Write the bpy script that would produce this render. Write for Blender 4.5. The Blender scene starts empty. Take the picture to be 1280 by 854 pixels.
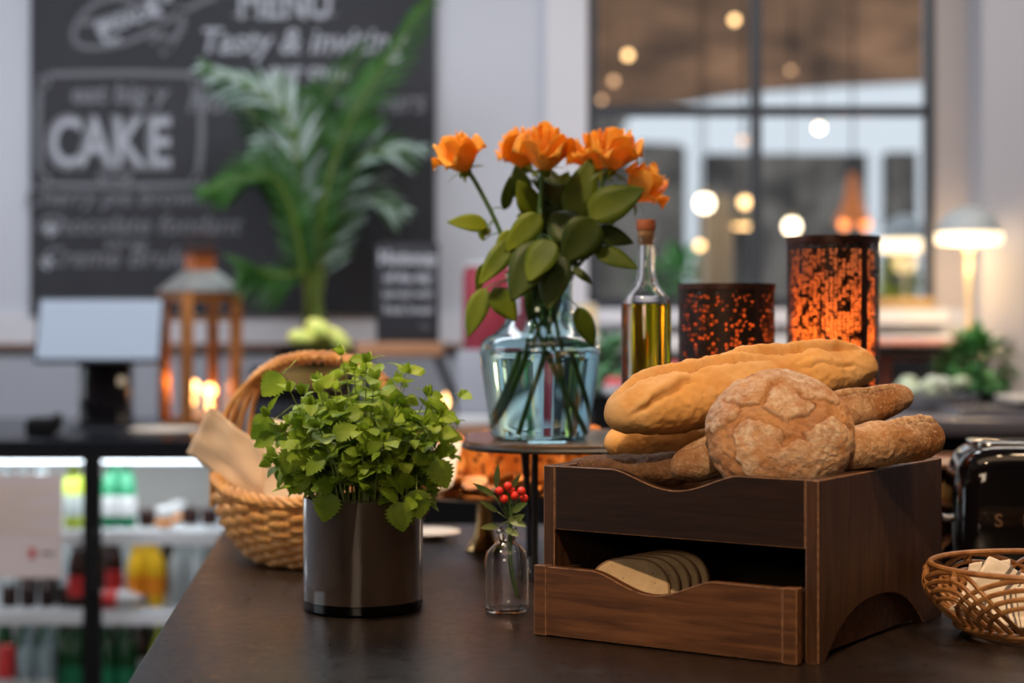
import bpy, bmesh, math, random
from mathutils import Vector, Matrix, noise
PI = math.pi
sc = bpy.context.scene
COL = sc.collection
rnd = random.Random(7)

# ------------------------------------------------------------------ camera
CAMZ, F, HY = 1.33, 2200.0, 400.0      # eye height, focal length in pixels (1280 wide), horizon row
TOP = 0.90                              # worktop height
cd = bpy.data.cameras.new('camera'); cam = bpy.data.objects.new('camera', cd); COL.objects.link(cam)
cam.location = (0, 0, CAMZ); cam.rotation_euler = (PI/2, 0, 0)
cd.sensor_width = 36; cd.lens = 36*F/1280; cd.shift_y = -(427-HY)/1280
cd.clip_start = .05; cd.clip_end = 100
cd.dof.use_dof = True; cd.dof.focus_distance = 2.42; cd.dof.aperture_fstop = 2.05; cd.dof.aperture_blades = 0
sc.camera = cam
sc.view_settings.view_transform = 'Standard'; sc.view_settings.look = 'None'
sc.view_settings.gamma = 1; sc.view_settings.use_curve_mapping = False
sc.view_settings.exposure = 0.0
sc.cycles.use_denoising = True
sc.cycles.max_bounces = 12; sc.cycles.transparent_max_bounces = 24; sc.cycles.transmission_bounces = 12
sc.cycles.sample_clamp_indirect = 6

def at(px, py, Y):                      # where the sight line through a spot of the photo meets depth Y
    return Vector(((px-640)/F*Y, Y, CAMZ-(py-HY)/F*Y))

# ------------------------------------------------------------------ materials
def mat(name, col, rough=.5, metal=0., trans=0., ior=1.45, col2=None, nscale=20., stretch=(1, 1, 1), lo=.35, hi=.65,
        bump=0., bscale=None, emit=None, estr=0., sss=0., coat=0., alpha=None, detail=6., spec=None, thin=False):
    m = bpy.data.materials.new(name); m.use_nodes = True
    nt = m.node_tree; N = nt.nodes; L = nt.links; b = N['Principled BSDF']
    b.inputs['Base Color'].default_value = (*col, 1); b.inputs['Roughness'].default_value = rough
    b.inputs['Metallic'].default_value = metal; b.inputs['Transmission Weight'].default_value = trans
    b.inputs['IOR'].default_value = ior; b.inputs['Coat Weight'].default_value = coat
    if spec is not None: b.inputs['Specular IOR Level'].default_value = spec
    if sss: b.inputs['Subsurface Weight'].default_value = sss; b.inputs['Subsurface Radius'].default_value = (.02, .012, .006); b.inputs['Subsurface Scale'].default_value = .5
    if emit: b.inputs['Emission Color'].default_value = (*emit, 1); b.inputs['Emission Strength'].default_value = estr
    if alpha is not None: b.inputs['Alpha'].default_value = alpha
    if col2 or bump:
        tc = N.new('ShaderNodeTexCoord'); mp = N.new('ShaderNodeMapping'); L.new(tc.outputs['Object'], mp.inputs[0]); mp.inputs['Scale'].default_value = stretch
    if col2:
        n = N.new('ShaderNodeTexNoise'); n.inputs['Scale'].default_value = nscale; n.inputs['Detail'].default_value = detail
        L.new(mp.outputs[0], n.inputs['Vector'])
        r = N.new('ShaderNodeValToRGB'); r.color_ramp.elements[0].position = lo; r.color_ramp.elements[1].position = hi
        r.color_ramp.elements[0].color = (*col, 1); r.color_ramp.elements[1].color = (*col2, 1)
        L.new(n.outputs[0], r.inputs[0]); L.new(r.outputs[0], b.inputs['Base Color'])
    if bump:
        n2 = N.new('ShaderNodeTexNoise'); n2.inputs['Scale'].default_value = bscale or nscale; n2.inputs['Detail'].default_value = 8
        L.new(mp.outputs[0], n2.inputs['Vector'])
        bp = N.new('ShaderNodeBump'); bp.inputs['Strength'].default_value = bump; bp.inputs['Distance'].default_value = .002
        L.new(n2.outputs[0], bp.inputs['Height']); L.new(bp.outputs[0], b.inputs['Normal'])
    return m

def ramp(nt, src, stops):
    r = nt.nodes.new('ShaderNodeValToRGB'); e = r.color_ramp.elements
    while len(e) < len(stops): e.new(.5)
    for q, (p, c) in zip(e, stops): q.position = p; q.color = (*c, 1) if len(c) == 3 else c
    nt.links.new(src, r.inputs[0]); return r.outputs[0]

def tex(nt, kind, scale, vec=None, **kw):
    n = nt.nodes.new(kind); n.inputs['Scale'].default_value = scale
    for k, v in kw.items():
        if k in n.inputs: n.inputs[k].default_value = v
    if vec is not None: nt.links.new(vec, n.inputs['Vector'])
    return n

def objvec(nt, scale=(1, 1, 1)):
    tc = nt.nodes.new('ShaderNodeTexCoord'); mp = nt.nodes.new('ShaderNodeMapping'); mp.inputs['Scale'].default_value = scale
    nt.links.new(tc.outputs['Object'], mp.inputs[0]); return mp.outputs[0]

def mixc(nt, fac, a, b):
    m = nt.nodes.new('ShaderNodeMix'); m.data_type = 'RGBA'
    if hasattr(fac, 'links'): nt.links.new(fac, m.inputs[0])
    else: m.inputs[0].default_value = fac
    for s, v in ((6, a), (7, b)):
        if hasattr(v, 'links'): nt.links.new(v, m.inputs[s])
        else: m.inputs[s].default_value = (*v, 1)
    return m.outputs[2]

def bread_mat(name, base, dark, flour, flour_amt=.5, fscale=60, bump=.5, speck=.0):
    # baked crust: browned in blotches, flour where the crust carries the 'flour' attribute and in specks
    m = bpy.data.materials.new(name); m.use_nodes = True; nt = m.node_tree; L = nt.links; b = nt.nodes['Principled BSDF']
    v = objvec(nt)
    n1 = tex(nt, 'ShaderNodeTexNoise', 14, v, Detail=6); n2 = tex(nt, 'ShaderNodeTexNoise', fscale, v, Detail=9, Roughness=.7)
    n3 = tex(nt, 'ShaderNodeTexNoise', 260, v, Detail=4)
    crust = ramp(nt, n1.outputs[0], [(.3, dark), (.62, base)])
    at_ = nt.nodes.new('ShaderNodeAttribute'); at_.attribute_name = 'flour'
    mul = nt.nodes.new('ShaderNodeMath'); mul.operation = 'MULTIPLY_ADD'
    sp = ramp(nt, n2.outputs[0], [(.36, (.1, .1, .1)), (.62, (1, 1, 1))])
    L.new(at_.outputs['Fac'], mul.inputs[0]); L.new(sp, mul.inputs[1]); mul.inputs[2].default_value = 0
    m2 = nt.nodes.new('ShaderNodeMath'); m2.operation = 'MULTIPLY'; m2.inputs[1].default_value = flour_amt; m2.use_clamp = True
    L.new(mul.outputs[0], m2.inputs[0])
    c = mixc(nt, m2.outputs[0], crust, flour)
    at2 = nt.nodes.new('ShaderNodeAttribute'); at2.attribute_name = 'crack'
    c = mixc(nt, at2.outputs['Fac'], c, tuple(x*.55 for x in dark))
    if speck:
        s2 = ramp(nt, n3.outputs[0], [(.56, (0, 0, 0)), (.66, (1, 1, 1))])
        m3 = nt.nodes.new('ShaderNodeMath'); m3.operation = 'MULTIPLY'; m3.inputs[1].default_value = speck; L.new(s2, m3.inputs[0])
        c = mixc(nt, m3.outputs[0], c, flour)
    L.new(c, b.inputs['Base Color']); b.inputs['Roughness'].default_value = .72
    b.inputs['Specular IOR Level'].default_value = .25
    add = nt.nodes.new('ShaderNodeMath'); add.operation = 'MULTIPLY_ADD'; L.new(n3.outputs[0], add.inputs[0]); add.inputs[1].default_value = .35; L.new(n2.outputs[0], add.inputs[2])
    bp = nt.nodes.new('ShaderNodeBump'); bp.inputs['Strength'].default_value = bump; bp.inputs['Distance'].default_value = .003
    L.new(add.outputs[0], bp.inputs['Height']); L.new(bp.outputs[0], b.inputs['Normal'])
    return m

def wood_mat(name, c1, c2, rough=.45, grain=(3, 40, 40), scale=4, bump=.15, wear=None, spec=None):
    m = bpy.data.materials.new(name); m.use_nodes = True; nt = m.node_tree; L = nt.links; b = nt.nodes['Principled BSDF']
    v = objvec(nt, grain)
    n1 = tex(nt, 'ShaderNodeTexNoise', scale, v, Detail=8, Roughness=.6, Distortion=.6)
    c = ramp(nt, n1.outputs[0], [(.32, c1), (.68, c2)])
    if wear:
        n2 = tex(nt, 'ShaderNodeTexNoise', 9, v, Detail=10, Roughness=.8)
        f = ramp(nt, n2.outputs[0], [(.66, (0, 0, 0)), (.74, (.6, .6, .6))]); c = mixc(nt, f, c, wear)
    L.new(c, b.inputs['Base Color']); b.inputs['Roughness'].default_value = rough
    if spec is not None: b.inputs['Specular IOR Level'].default_value = spec
    bp = nt.nodes.new('ShaderNodeBump'); bp.inputs['Strength'].default_value = bump; bp.inputs['Distance'].default_value = .001
    L.new(n1.outputs[0], bp.inputs['Height']); L.new(bp.outputs[0], b.inputs['Normal'])
    return m

M = {}
def P(key, *a, **k): M[key] = mat(key, *a, **k); return M[key]
P('wall', (.52, .54, .60), .85, bump=.05, nscale=60)
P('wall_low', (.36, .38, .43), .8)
P('wall_side', (.42, .42, .46), .85)
P('trim_white', (.60, .60, .64), .6)
P('trim_brown', (.20, .11, .08), .6)
P('reveal', (.40, .36, .35), .8)
P('black_metal', (.012, .012, .014), .35, metal=.0)
P('dark_frame', (.03, .035, .045), .5)
P('black_gloss', (.006, .005, .006), .06, coat=.6)
P('black_matt', (.008, .0075, .008), .6, spec=.12)
P('chalkboard', (.019, .020, .026), .7, col2=(.027, .028, .035), nscale=3)
P('chalk', (.38, .395, .44), .9)
P('chalk_dim', (.17, .175, .195), .9)
P('chalk_faint', (.11, .112, .125), .9)
P('chrome', (.8, .8, .8), .12, metal=1)
P('steel', (.45, .46, .48), .3, metal=.9)
P('brass', (.55, .36, .15), .25, metal=1)
P('rattan', (.48, .22, .062), .45, col2=(.68, .36, .12), nscale=30, bump=.3, bscale=90)
P('rattan_dark', (.25, .10, .03), .4, col2=(.42, .20, .07), nscale=40, bump=.3, bscale=90)
P('paper', (.62, .43, .28), .8, col2=(.70, .50, .34), nscale=8)
P('paper_white', (.78, .68, .56), .8)
P('glass', (1, 1, 1), .0, trans=1, ior=1.45)
P('glass_blue', (.74, .93, .96), .0, trans=1, ior=1.48)
P('water', (.90, .97, .98), .0, trans=1, ior=1.33)
P('oil', (.80, .58, .010), .0, trans=1, ior=1.46)
P('cork', (.55, .33, .18), .8, col2=(.40, .22, .11), nscale=120)
P('cork_cap', (.40, .12, .05), .5)
P('pot_glass', (.085, .056, .042), .4, coat=.0, spec=.2, col2=(.14, .095, .072), nscale=6, stretch=(3, 3, .4))
P('soil', (.02, .012, .008), .9)
P('herb_stem', (.20, .26, .07), .6)
P('palm_stem', (.10, .15, .02), .5)
P('rose_stem', (.06, .13, .03), .5)
P('berry', (.62, .03, .02), .25)
P('ceramic', (.75, .66, .55), .25)
P('white_plastic', (.75, .76, .78), .4)
P('lamp_shade', (.42, .46, .47), .4)
P('lamp_glow', (1, .9, .7), .5, emit=(1, .76, .46), estr=2.2)
P('brass_dim', (.40, .28, .14), .4, metal=.6)
P('flame', (1, .6, .2), .5, emit=(1, .50, .17), estr=8)
P('bulb', (1, .8, .5), .5, emit=(1, .60, .24), estr=5)
P('bulb_white', (1, .9, .7), .5, emit=(1, .82, .55), estr=9)
P('bulb_dim', (1, .7, .4), .5, emit=(1, .52, .25), estr=1.6)
P('copper', (.75, .22, .07), .3, metal=.7)
P('copper_glow', (1, .4, .15), .5, emit=(1, .28, .07), estr=3)
P('copper_frame', (.42, .16, .05), .35, metal=.6, col2=(.62, .26, .08), nscale=12)
P('verdigris', (.30, .34, .33), .5, metal=.3, col2=(.22, .18, .16), nscale=9)
P('dark_copper', (.07, .03, .022), .4, metal=.5)
P('screen', (.24, .28, .34), .15, emit=(.55, .66, .80), estr=.22)
P('led', (1, 1, 1), .5, emit=(.82, .92, 1), estr=6)
P('fridge_inner', (.42, .40, .38), .5)
P('shelf_wire', (.75, .77, .80), .3)
P('notice', (.52, .42, .40), .8, col2=(.60, .50, .47), nscale=2)
P('notice_red', (.45, .05, .05), .8); P('ink', (.10, .09, .10), .8)
P('melon', (.90, .80, .22), .4, col2=(.60, .72, .16), nscale=9)
P('yellow_bowl', (.95, .62, .20), .45)
P('far_stone', (.035, .032, .030), .9, col2=(.17, .155, .135), nscale=3.2, bump=.4, bscale=6)
P('far_ceiling_reflection', (.045, .028, .02), .9, col2=(.30, .16, .085), nscale=2.0, stretch=(.8, 1, 2.0), lo=.3, hi=.72)  # brown mottling imitates a wood ceiling mirrored in the window
P('cupboard_tan', (.42, .30, .18), .5)
P('ledge_white', (.86, .83, .80), .5)
P('far_white', (.72, .78, .82), .6)
P('floor', (.10, .09, .085), .4, col2=(.13, .12, .11), nscale=2)
P('cabinet', (.006, .0055, .006), .6, spec=.12)
P('top_left', (.010, .011, .014), .16)
P('top_right', (.17, .14, .14), .25, col2=(.20, .17, .165), nscale=4)
P('salmon', (.75, .20, .10), .5, col2=(.85, .42, .30), nscale=30)
P('red_crate', (.26, .06, .03), .5)
P('veg_white', (.52, .60, .36), .5, col2=(.70, .74, .60), nscale=20)
P('leafy', (.03, .15, .04), .5, col2=(.12, .33, .08), nscale=16)
P('leafy_pale', (.12, .30, .14), .5)
P('tin', (.30, .31, .34), .35, metal=.6)
P('juice_red', (.34, .045, .07), .3)
P('cream', (.80, .62, .34), .4)
P('board_wood', (.42, .20, .10), .5, col2=(.50, .26, .14), nscale=6, stretch=(1, 8, 8))
P('wax', (.85, .72, .50), .5)
P('butter', (.75, .48, .17), .5)
P('cloth_stripe', (.20, .17, .15), .9)
P('cracker', (.55, .20, .035), .6, col2=(.80, .38, .10), nscale=25, bump=.5, bscale=80)
P('cracker_dark', (.34, .12, .03), .6, col2=(.62, .30, .10), nscale=30, bump=.5, bscale=80)

def speckled(name, c1, c2, dots, ds=60, thr=.22):
    m = bpy.data.materials.new(name); m.use_nodes = True; nt = m.node_tree; b = nt.nodes['Principled BSDF']
    v = objvec(nt); n = tex(nt, 'ShaderNodeTexNoise', 18, v, Detail=5); c = ramp(nt, n.outputs[0], [(.35, c1), (.65, c2)])
    vo = tex(nt, 'ShaderNodeTexVoronoi', ds, v); f = ramp(nt, vo.outputs['Distance'], [(thr, (1, 1, 1)), (thr+.12, (0, 0, 0))])
    nt.links.new(mixc(nt, f, c, dots), b.inputs['Base Color']); b.inputs['Roughness'].default_value = .65
    bp = nt.nodes.new('ShaderNodeBump'); bp.inputs['Strength'].default_value = .5; bp.inputs['Distance'].default_value = .003
    nt.links.new(vo.outputs['Distance'], bp.inputs['Height']); nt.links.new(bp.outputs[0], b.inputs['Normal'])
    M[name] = m; return m
speckled('crispbread', (.72, .24, .04), (.95, .48, .12), (.20, .05, .01), 45, .20)
speckled('crumb', (.50, .34, .18), (.62, .44, .25), (.36, .23, .12), 95, .10)

def leaf_mat(name, c1, c2, trans=.25, ns=12, rough=.45):
    m = bpy.data.materials.new(name); m.use_nodes = True; nt = m.node_tree; b = nt.nodes['Principled BSDF']; L = nt.links
    v = objvec(nt); n = tex(nt, 'ShaderNodeTexNoise', ns, v, Detail=4); c = ramp(nt, n.outputs[0], [(.35, c1), (.65, c2)])
    L.new(c, b.inputs['Base Color']); b.inputs['Roughness'].default_value = rough; b.inputs['Specular IOR Level'].default_value = .3
    t = nt.nodes.new('ShaderNodeBsdfTranslucent'); L.new(c, t.inputs['Color'])
    mx = nt.nodes.new('ShaderNodeMixShader'); mx.inputs[0].default_value = trans
    L.new(b.outputs[0], mx.inputs[1]); L.new(t.outputs[0], mx.inputs[2]); L.new(mx.outputs[0], nt.nodes['Material Output'].inputs[0])
    n2 = tex(nt, 'ShaderNodeTexNoise', 220, v, Detail=3); bp = nt.nodes.new('ShaderNodeBump'); bp.inputs['Strength'].default_value = .35; bp.inputs['Distance'].default_value = .001
    L.new(n2.outputs[0], bp.inputs['Height']); L.new(bp.outputs[0], b.inputs['Normal'])
    M[name] = m; return m
leaf_mat('herb_leaf', (.12, .23, .010), (.37, .50, .045), .36, 16)
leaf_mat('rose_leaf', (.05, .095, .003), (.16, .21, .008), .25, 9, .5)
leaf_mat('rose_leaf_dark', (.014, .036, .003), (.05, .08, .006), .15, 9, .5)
leaf_mat('palm_leaf', (.006, .045, .002), (.028, .115, .008), .25, 5, .5)
leaf_mat('palm_leaf_pale', (.16, .24, .20), (.30, .38, .34), .2, 5, .3)
leaf_mat('petal', (1.0, .44, .03), (1.0, .60, .11), .45, 14, .55)
leaf_mat('sprig_leaf', (.06, .11, .03), (.16, .20, .07), .25, 30, .4)

# worktop: dark brown stained wood under a worn satin varnish
def counter_mat():
    m = bpy.data.materials.new('counter_top'); m.use_nodes = True; nt = m.node_tree; b = nt.nodes['Principled BSDF']; L = nt.links
    v = objvec(nt, (14, 1.2, 1)); n = tex(nt, 'ShaderNodeTexNoise', 5, v, Detail=8, Roughness=.65)
    v2 = objvec(nt); n2 = tex(nt, 'ShaderNodeTexNoise', 45, v2, Detail=10, Roughness=.75)
    L.new(ramp(nt, n.outputs[0], [(.3, (.010, .006, .0045)), (.7, (.023, .014, .010))]), b.inputs['Base Color'])
    L.new(ramp(nt, n2.outputs[0], [(.35, (.26, .26, .26)), (.65, (.38, .38, .38))]), b.inputs['Roughness'])
    sp = ramp(nt, n2.outputs[0], [(.4, (0, 0, 0)), (.7, (1, 1, 1))])
    bp = nt.nodes.new('ShaderNodeBump'); bp.inputs['Strength'].default_value = .12; bp.inputs['Distance'].default_value = .0008
    L.new(sp, bp.inputs['Height']); L.new(bp.outputs[0], b.inputs['Normal'])
    return m
M['counter_top'] = counter_mat()
M['box_dark'] = wood_mat('box_dark', (.011, .0045, .002), (.028, .011, .005), .5, (2.2, 30, 30), 3.5, .25, wear=(.16, .07, .03), spec=.28)
M['box_side'] = wood_mat('box_side', (.034, .015, .008), (.080, .034, .016), .48, (30, 30, 2.2), 3.5, .25, wear=(.17, .085, .04), spec=.28)
M['box_drawer'] = wood_mat('box_drawer', (.055, .021, .008), (.165, .066, .024), .48, (2.0, 26, 26), 3.2, .25, wear=(.25, .12, .05), spec=.28)
M['box_inner'] = wood_mat('box_inner', (.025, .012, .006), (.05, .024, .012), .6, (2.2, 30, 30), 3.5, .1)
M['box_worn'] = wood_mat('box_worn', (.10, .045, .02), (.34, .17, .08), .5, (20, 20, 20), 5, .2)
M['riser_top'] = wood_mat('riser_top', (.07, .045, .032), (.12, .075, .052), .22, (2, 20, 20), 4, .05)
BR_ROUND = bread_mat('round_crust', (.50, .23, .075), (.30, .105, .03), (.64, .49, .35), 1.0, 80, .9)
BR_WHITE = bread_mat('ciabatta_crust', (.72, .37, .11), (.58, .255, .065), (.78, .52, .25), .55, 30, .22)
BR_BROWN = bread_mat('rustic_crust', (.34, .145, .042), (.15, .055, .018), (.66, .46, .28), 1.0, 120, .9, speck=.45)
BR_DARK = bread_mat('rye_crust', (.11, .045, .018), (.05, .02, .009), (.35, .20, .10), .5, 90, .8, speck=.3)
BR_SLICE = bread_mat('slice_crust', (.30, .17, .09), (.16, .08, .04), (.5, .34, .2), .4, 60, .3)

def perforated(name, shell, hole_scale, fill, kind):
    # sheet metal pierced with rows of small holes (real see-through openings)
    m = bpy.data.materials.new(name); m.use_nodes = True; nt = m.node_tree; b = nt.nodes['Principled BSDF']; L = nt.links
    tc = nt.nodes.new('ShaderNodeTexCoord'); v = tc.outputs['UV']
    mp = nt.nodes.new('ShaderNodeMapping'); mp.inputs['Scale'].default_value = hole_scale; L.new(v, mp.inputs[0])
    b.inputs['Base Color'].default_value = (*shell, 1); b.inputs['Roughness'].default_value = .45; b.inputs['Metallic'].default_value = .4
    if kind == 'slots':
        vo = tex(nt, 'ShaderNodeTexVoronoi', 1, mp.outputs[0], Randomness=.30); vo.distance = 'CHEBYCHEV'
        base = ramp(nt, vo.outputs['Distance'], [(.25, (1, 1, 1)), (.29, (0, 0, 0))])
    else:
        vo = tex(nt, 'ShaderNodeTexVoronoi', 1, mp.outputs[0], Randomness=.55)
        base = ramp(nt, vo.outputs['Distance'], [(.26, (1, 1, 1)), (.31, (0, 0, 0))])
    mp2 = nt.nodes.new('ShaderNodeMapping'); mp2.inputs['Scale'].default_value = (hole_scale[0]*(.62 if kind == 'slots' else .4), hole_scale[1]*(.26 if kind == 'slots' else .3), 1); L.new(v, mp2.inputs[0])
    n = tex(nt, 'ShaderNodeTexNoise', 1, mp2.outputs[0], Detail=3)
    gate = ramp(nt, n.outputs[0], [(fill, (0, 0, 0)), (fill+.04, (1, 1, 1))])
    mul = nt.nodes.new('ShaderNodeMath'); mul.operation = 'MULTIPLY'; L.new(base, mul.inputs[0]); L.new(gate, mul.inputs[1])
    t = nt.nodes.new('ShaderNodeBsdfTransparent'); mx = nt.nodes.new('ShaderNodeMixShader')
    L.new(mul.outputs[0], mx.inputs[0]); L.new(b.outputs[0], mx.inputs[1]); L.new(t.outputs[0], mx.inputs[2]); L.new(mx.outputs[0], nt.nodes['Material Output'].inputs[0])
    M[name] = m
perforated('pierced_round', (.030, .014, .009), (66, 38, 1), .40, 'round')
perforated('pierced_slots', (.022, .010, .007), (70, 50, 1), .43, 'slots')

# ------------------------------------------------------------------ mesh helpers
class MB:
    def __init__(s): s.v = []; s.f = []; s.uv = {}; s.attr = {}
    def add(s, vs, fs):
        o = len(s.v); s.v += [Vector(v) for v in vs]; s.f += [tuple(i+o for i in f) for f in fs]; return s
    def box(s, c, size, R=None):
        x, y, z = (a/2 for a in size); vs = [Vector((sx*x, sy*y, sz*z)) for sz in (-1, 1) for sy in (-1, 1) for sx in (-1, 1)]
        if R is not None: vs = [R @ v for v in vs]
        return s.add([v+Vector(c) for v in vs], [(0, 2, 3, 1), (4, 5, 7, 6), (0, 1, 5, 4), (2, 6, 7, 3), (0, 4, 6, 2), (1, 3, 7, 5)])
    def bx(s, x0, x1, y0, y1, z0, z1): return s.box(((x0+x1)/2, (y0+y1)/2, (z0+z1)/2), (abs(x1-x0), abs(y1-y0), abs(z1-z0)))
    def tube(s, pts, r, n=8, closed=False, caps=True):
        pts = [Vector(p) for p in pts]; k = len(pts); rs = r if isinstance(r, (list, tuple)) else [r]*k
        vs = []; up = None
        for i in range(k):
            a = pts[(i-1) % k] if closed or i > 0 else pts[i]; b = pts[(i+1) % k] if closed or i < k-1 else pts[i]
            t = (b-a); t = t.normalized() if t.length > 1e-9 else Vector((0, 0, 1))
            if up is None:
                up = Vector((0, 0, 1)) if abs(t.z) < .9 else Vector((1, 0, 0))
            up = (up - t*up.dot(t)); up = up.normalized() if up.length > 1e-6 else t.orthogonal().normalized()
            w = t.cross(up)
            for j in range(n):
                q = 2*PI*j/n; vs.append(pts[i]+rs[i]*(math.cos(q)*up+math.sin(q)*w))
        fs = []
        for i in range(k if closed else k-1):
            i2 = (i+1) % k
            for j in range(n): fs.append((i*n+j, i*n+(j+1) % n, i2*n+(j+1) % n, i2*n+j))
        if caps and not closed: fs += [tuple(reversed(range(n))), tuple((k-1)*n+j for j in range(n))]
        return s.add(vs, fs)
    def lathe(s, prof, c=(0, 0, 0), n=48, R=None, sx=1, sy=1, closed=False):
        c = Vector(c); vs = []; k = len(prof)
        for (r, z) in prof:
            for j in range(n):
                q = 2*PI*j/n; p = Vector((r*math.cos(q)*sx, r*math.sin(q)*sy, z)); vs.append(c+(R @ p if R is not None else p))
        fs = []
        for i in range(k if closed else k-1):
            i2 = (i+1) % k
            for j in range(n): fs.append((i*n+j, i*n+(j+1) % n, i2*n+(j+1) % n, i2*n+j))
        if not closed:
            if prof[0][0] > 1e-6: fs.append(tuple(reversed(range(n))))
            if prof[-1][0] > 1e-6: fs.append(tuple((k-1)*n+j for j in range(n)))
        return s.add(vs, fs)
    def sphere(s, c, r, n=16, m=10, R=None):
        rr = r if isinstance(r, (tuple, list)) else (r, r, r); vs = []
        for i in range(m+1):
            a = -PI/2+PI*i/m
            for j in range(n):
                q = 2*PI*j/n; p = Vector((rr[0]*math.cos(a)*math.cos(q), rr[1]*math.cos(a)*math.sin(q), rr[2]*math.sin(a)))
                vs.append((R @ p if R is not None else p)+Vector(c))
        return s.add(vs, [(i*n+j, i*n+(j+1) % n, (i+1)*n+(j+1) % n, (i+1)*n+j) for i in range(m) for j in range(n)])
    def grid(s, fn, nu, nv, wrapu=False, wrapv=False):
        vs = [fn(i/(nu if wrapu else nu-1), j/(nv if wrapv else nv-1)) for i in range(nu) for j in range(nv)]
        fs = []
        for i in range(nu if wrapu else nu-1):
            for j in range(nv if wrapv else nv-1):
                i2 = (i+1) % nu; j2 = (j+1) % nv; fs.append((i*nv+j, i2*nv+j, i2*nv+j2, i*nv+j2))
        return s.add(vs, fs)
    def prism(s, poly, fn, d0, d1):
        # poly: outline in (a, c); fn(a, b, c) -> point; extruded over b from d0 to d1
        k = len(poly); vs = [fn(a, d0, c) for a, c in poly]+[fn(a, d1, c) for a, c in poly]
        fs = [tuple(range(k)), tuple(reversed(range(k, 2*k)))]+[(i, i+k, (i+1) % k+k, (i+1) % k) for i in range(k)]
        return s.add(vs, fs)
    def build(s, name, m, parent=None, local=False, smooth=True, bevel=0., worn=None, solid=0., weld=False, sub=0, autosmooth=35, uv=None):
        off = Vector((0, 0, 0))
        if parent is not None and not local:
            p = parent
            while p is not None: off += p.location; p = p.parent
        me = bpy.data.meshes.new(name); me.from_pydata([v-off for v in s.v], [], s.f)
        for k, a in s.attr.items():
            at_ = me.attributes.new(k, 'FLOAT', 'POINT'); at_.data.foreach_set('value', a)
        ms = m if isinstance(m, (list, tuple)) else [m]
        for q in ms: me.materials.append(M[q] if isinstance(q, str) else q)
        bm = bmesh.new(); bm.from_mesh(me)
        if weld or bevel: bmesh.ops.remove_doubles(bm, verts=bm.verts, dist=1e-6)
        bmesh.ops.recalc_face_normals(bm, faces=bm.faces)
        if bevel:
            es = [e for e in bm.edges if len(e.link_faces) == 2 and e.calc_face_angle(0) > .6]
            if worn: me.materials.append(M[worn])
            bmesh.ops.bevel(bm, geom=es, offset=bevel, segments=2, profile=.5, affect='EDGES', material=(len(ms) if worn else -1))
        if uv:
            lay = bm.loops.layers.uv.new('UVMap')
            for f in bm.faces:
                for l in f.loops: l[lay].uv = uv(l.vert.co)
                us = [l[lay].uv.x for l in f.loops]
                if max(us)-min(us) > .5:
                    for l in f.loops:
                        if l[lay].uv.x < .5: l[lay].uv.x += 1
        bm.to_mesh(me); bm.free()
        if smooth:
            me.polygons.foreach_set('use_smooth', [True]*len(me.polygons))
            if autosmooth:
                me.set_sharp_from_angle(angle=math.radians(autosmooth))
        o = bpy.data.objects.new(name, me); COL.objects.link(o)
        if parent is not None: o.parent = parent
        if sub:
            md = o.modifiers.new('s', 'SUBSURF'); md.levels = md.render_levels = sub
        if solid:
            md = o.modifiers.new('t', 'SOLIDIFY'); md.thickness = solid; md.offset = 0
        return o

def tag(o, label=None, cat=None, group=None, kind=None):
    for k, v in (('label', label), ('category', cat), ('group', group), ('kind', kind)):
        if v: o[k] = v
    return o
def thing(name, label, cat, loc=(0, 0, 0), rz=0, group=None):
    o = bpy.data.objects.new(name, None); o.empty_display_size = .02; COL.objects.link(o); o.location = loc; o.rotation_euler.z = rz
    return tag(o, label, cat, group)
def struct(name, mb, m, parent=None, **k): return tag(mb.build(name, m, parent, **k), kind='structure')
def copy_tree(o, parent=None):
    c = o.copy(); COL.objects.link(c); c.parent = parent
    for ch in [x for x in bpy.data.objects if x.parent == o]: copy_tree(ch, c)
    return c
def Rx(a): return Matrix.Rotation(a, 3, 'X')
def Ry(a): return Matrix.Rotation(a, 3, 'Y')
def Rz(a): return Matrix.Rotation(a, 3, 'Z')
def frame(zdir, hint=(0, 0, 1)):
    z = Vector(zdir).normalized(); h = Vector(hint)
    if abs(z.dot(h.normalized())) > .98: h = Vector((0, 1, 0))
    x = h.cross(z).normalized(); y = z.cross(x); return Matrix((x, y, z)).transposed()
def bez(pts, n=24):                      # smooth curve through points (Catmull-Rom)
    pts = [Vector(p) for p in pts]; q = [2*pts[0]-pts[1]]+pts+[2*pts[-1]-pts[-2]]; out = []
    seg = len(pts)-1
    for i in range(n+1):
        u = i/n*seg; k = min(int(u), seg-1); t = u-k; a, b, c, d = q[k:k+4]
        out.append(.5*((2*b)+(c-a)*t+(2*a-5*b+4*c-d)*t*t+(3*b-a-3*c+d)*t**3))
    return out
def leaf(mb, base, d, nrm, L, W, n=10, curl=.25, fold=.25, serr=0., shape=.42, teeth=7):
    d = Vector(d).normalized(); nrm = Vector(nrm); side = d.cross(nrm)
    side = side.normalized() if side.length > 1e-5 else d.orthogonal().normalized()
    up = side.cross(d).normalized(); base = Vector(base); vs = []
    for i in range(n+1):
        t = i/n; w = W/2*(math.sin(PI*min(1, t**(.62+shape*.3))))**.8 if 0 < t < 1 else 0.0004
        if serr: w *= 1+serr*(1-2*abs((t*teeth) % 1-.5)-.5)*2*(1 if 0.05 < t < .95 else 0)
        c = base+d*(L*(t-.10*curl*t*t))-up*(curl*L*t*t*.6)
        for k in (-1, -.5, 0, .5, 1):
            vs.append(c+side*(w*k)+up*(abs(k)*w*fold*1.2-(k*k)*w*fold*.5))
    fs = [(i*5+j, i*5+j+1, (i+1)*5+j+1, (i+1)*5+j) for i in range(n) for j in range(4)]
    return mb.add(vs, fs)
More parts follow.
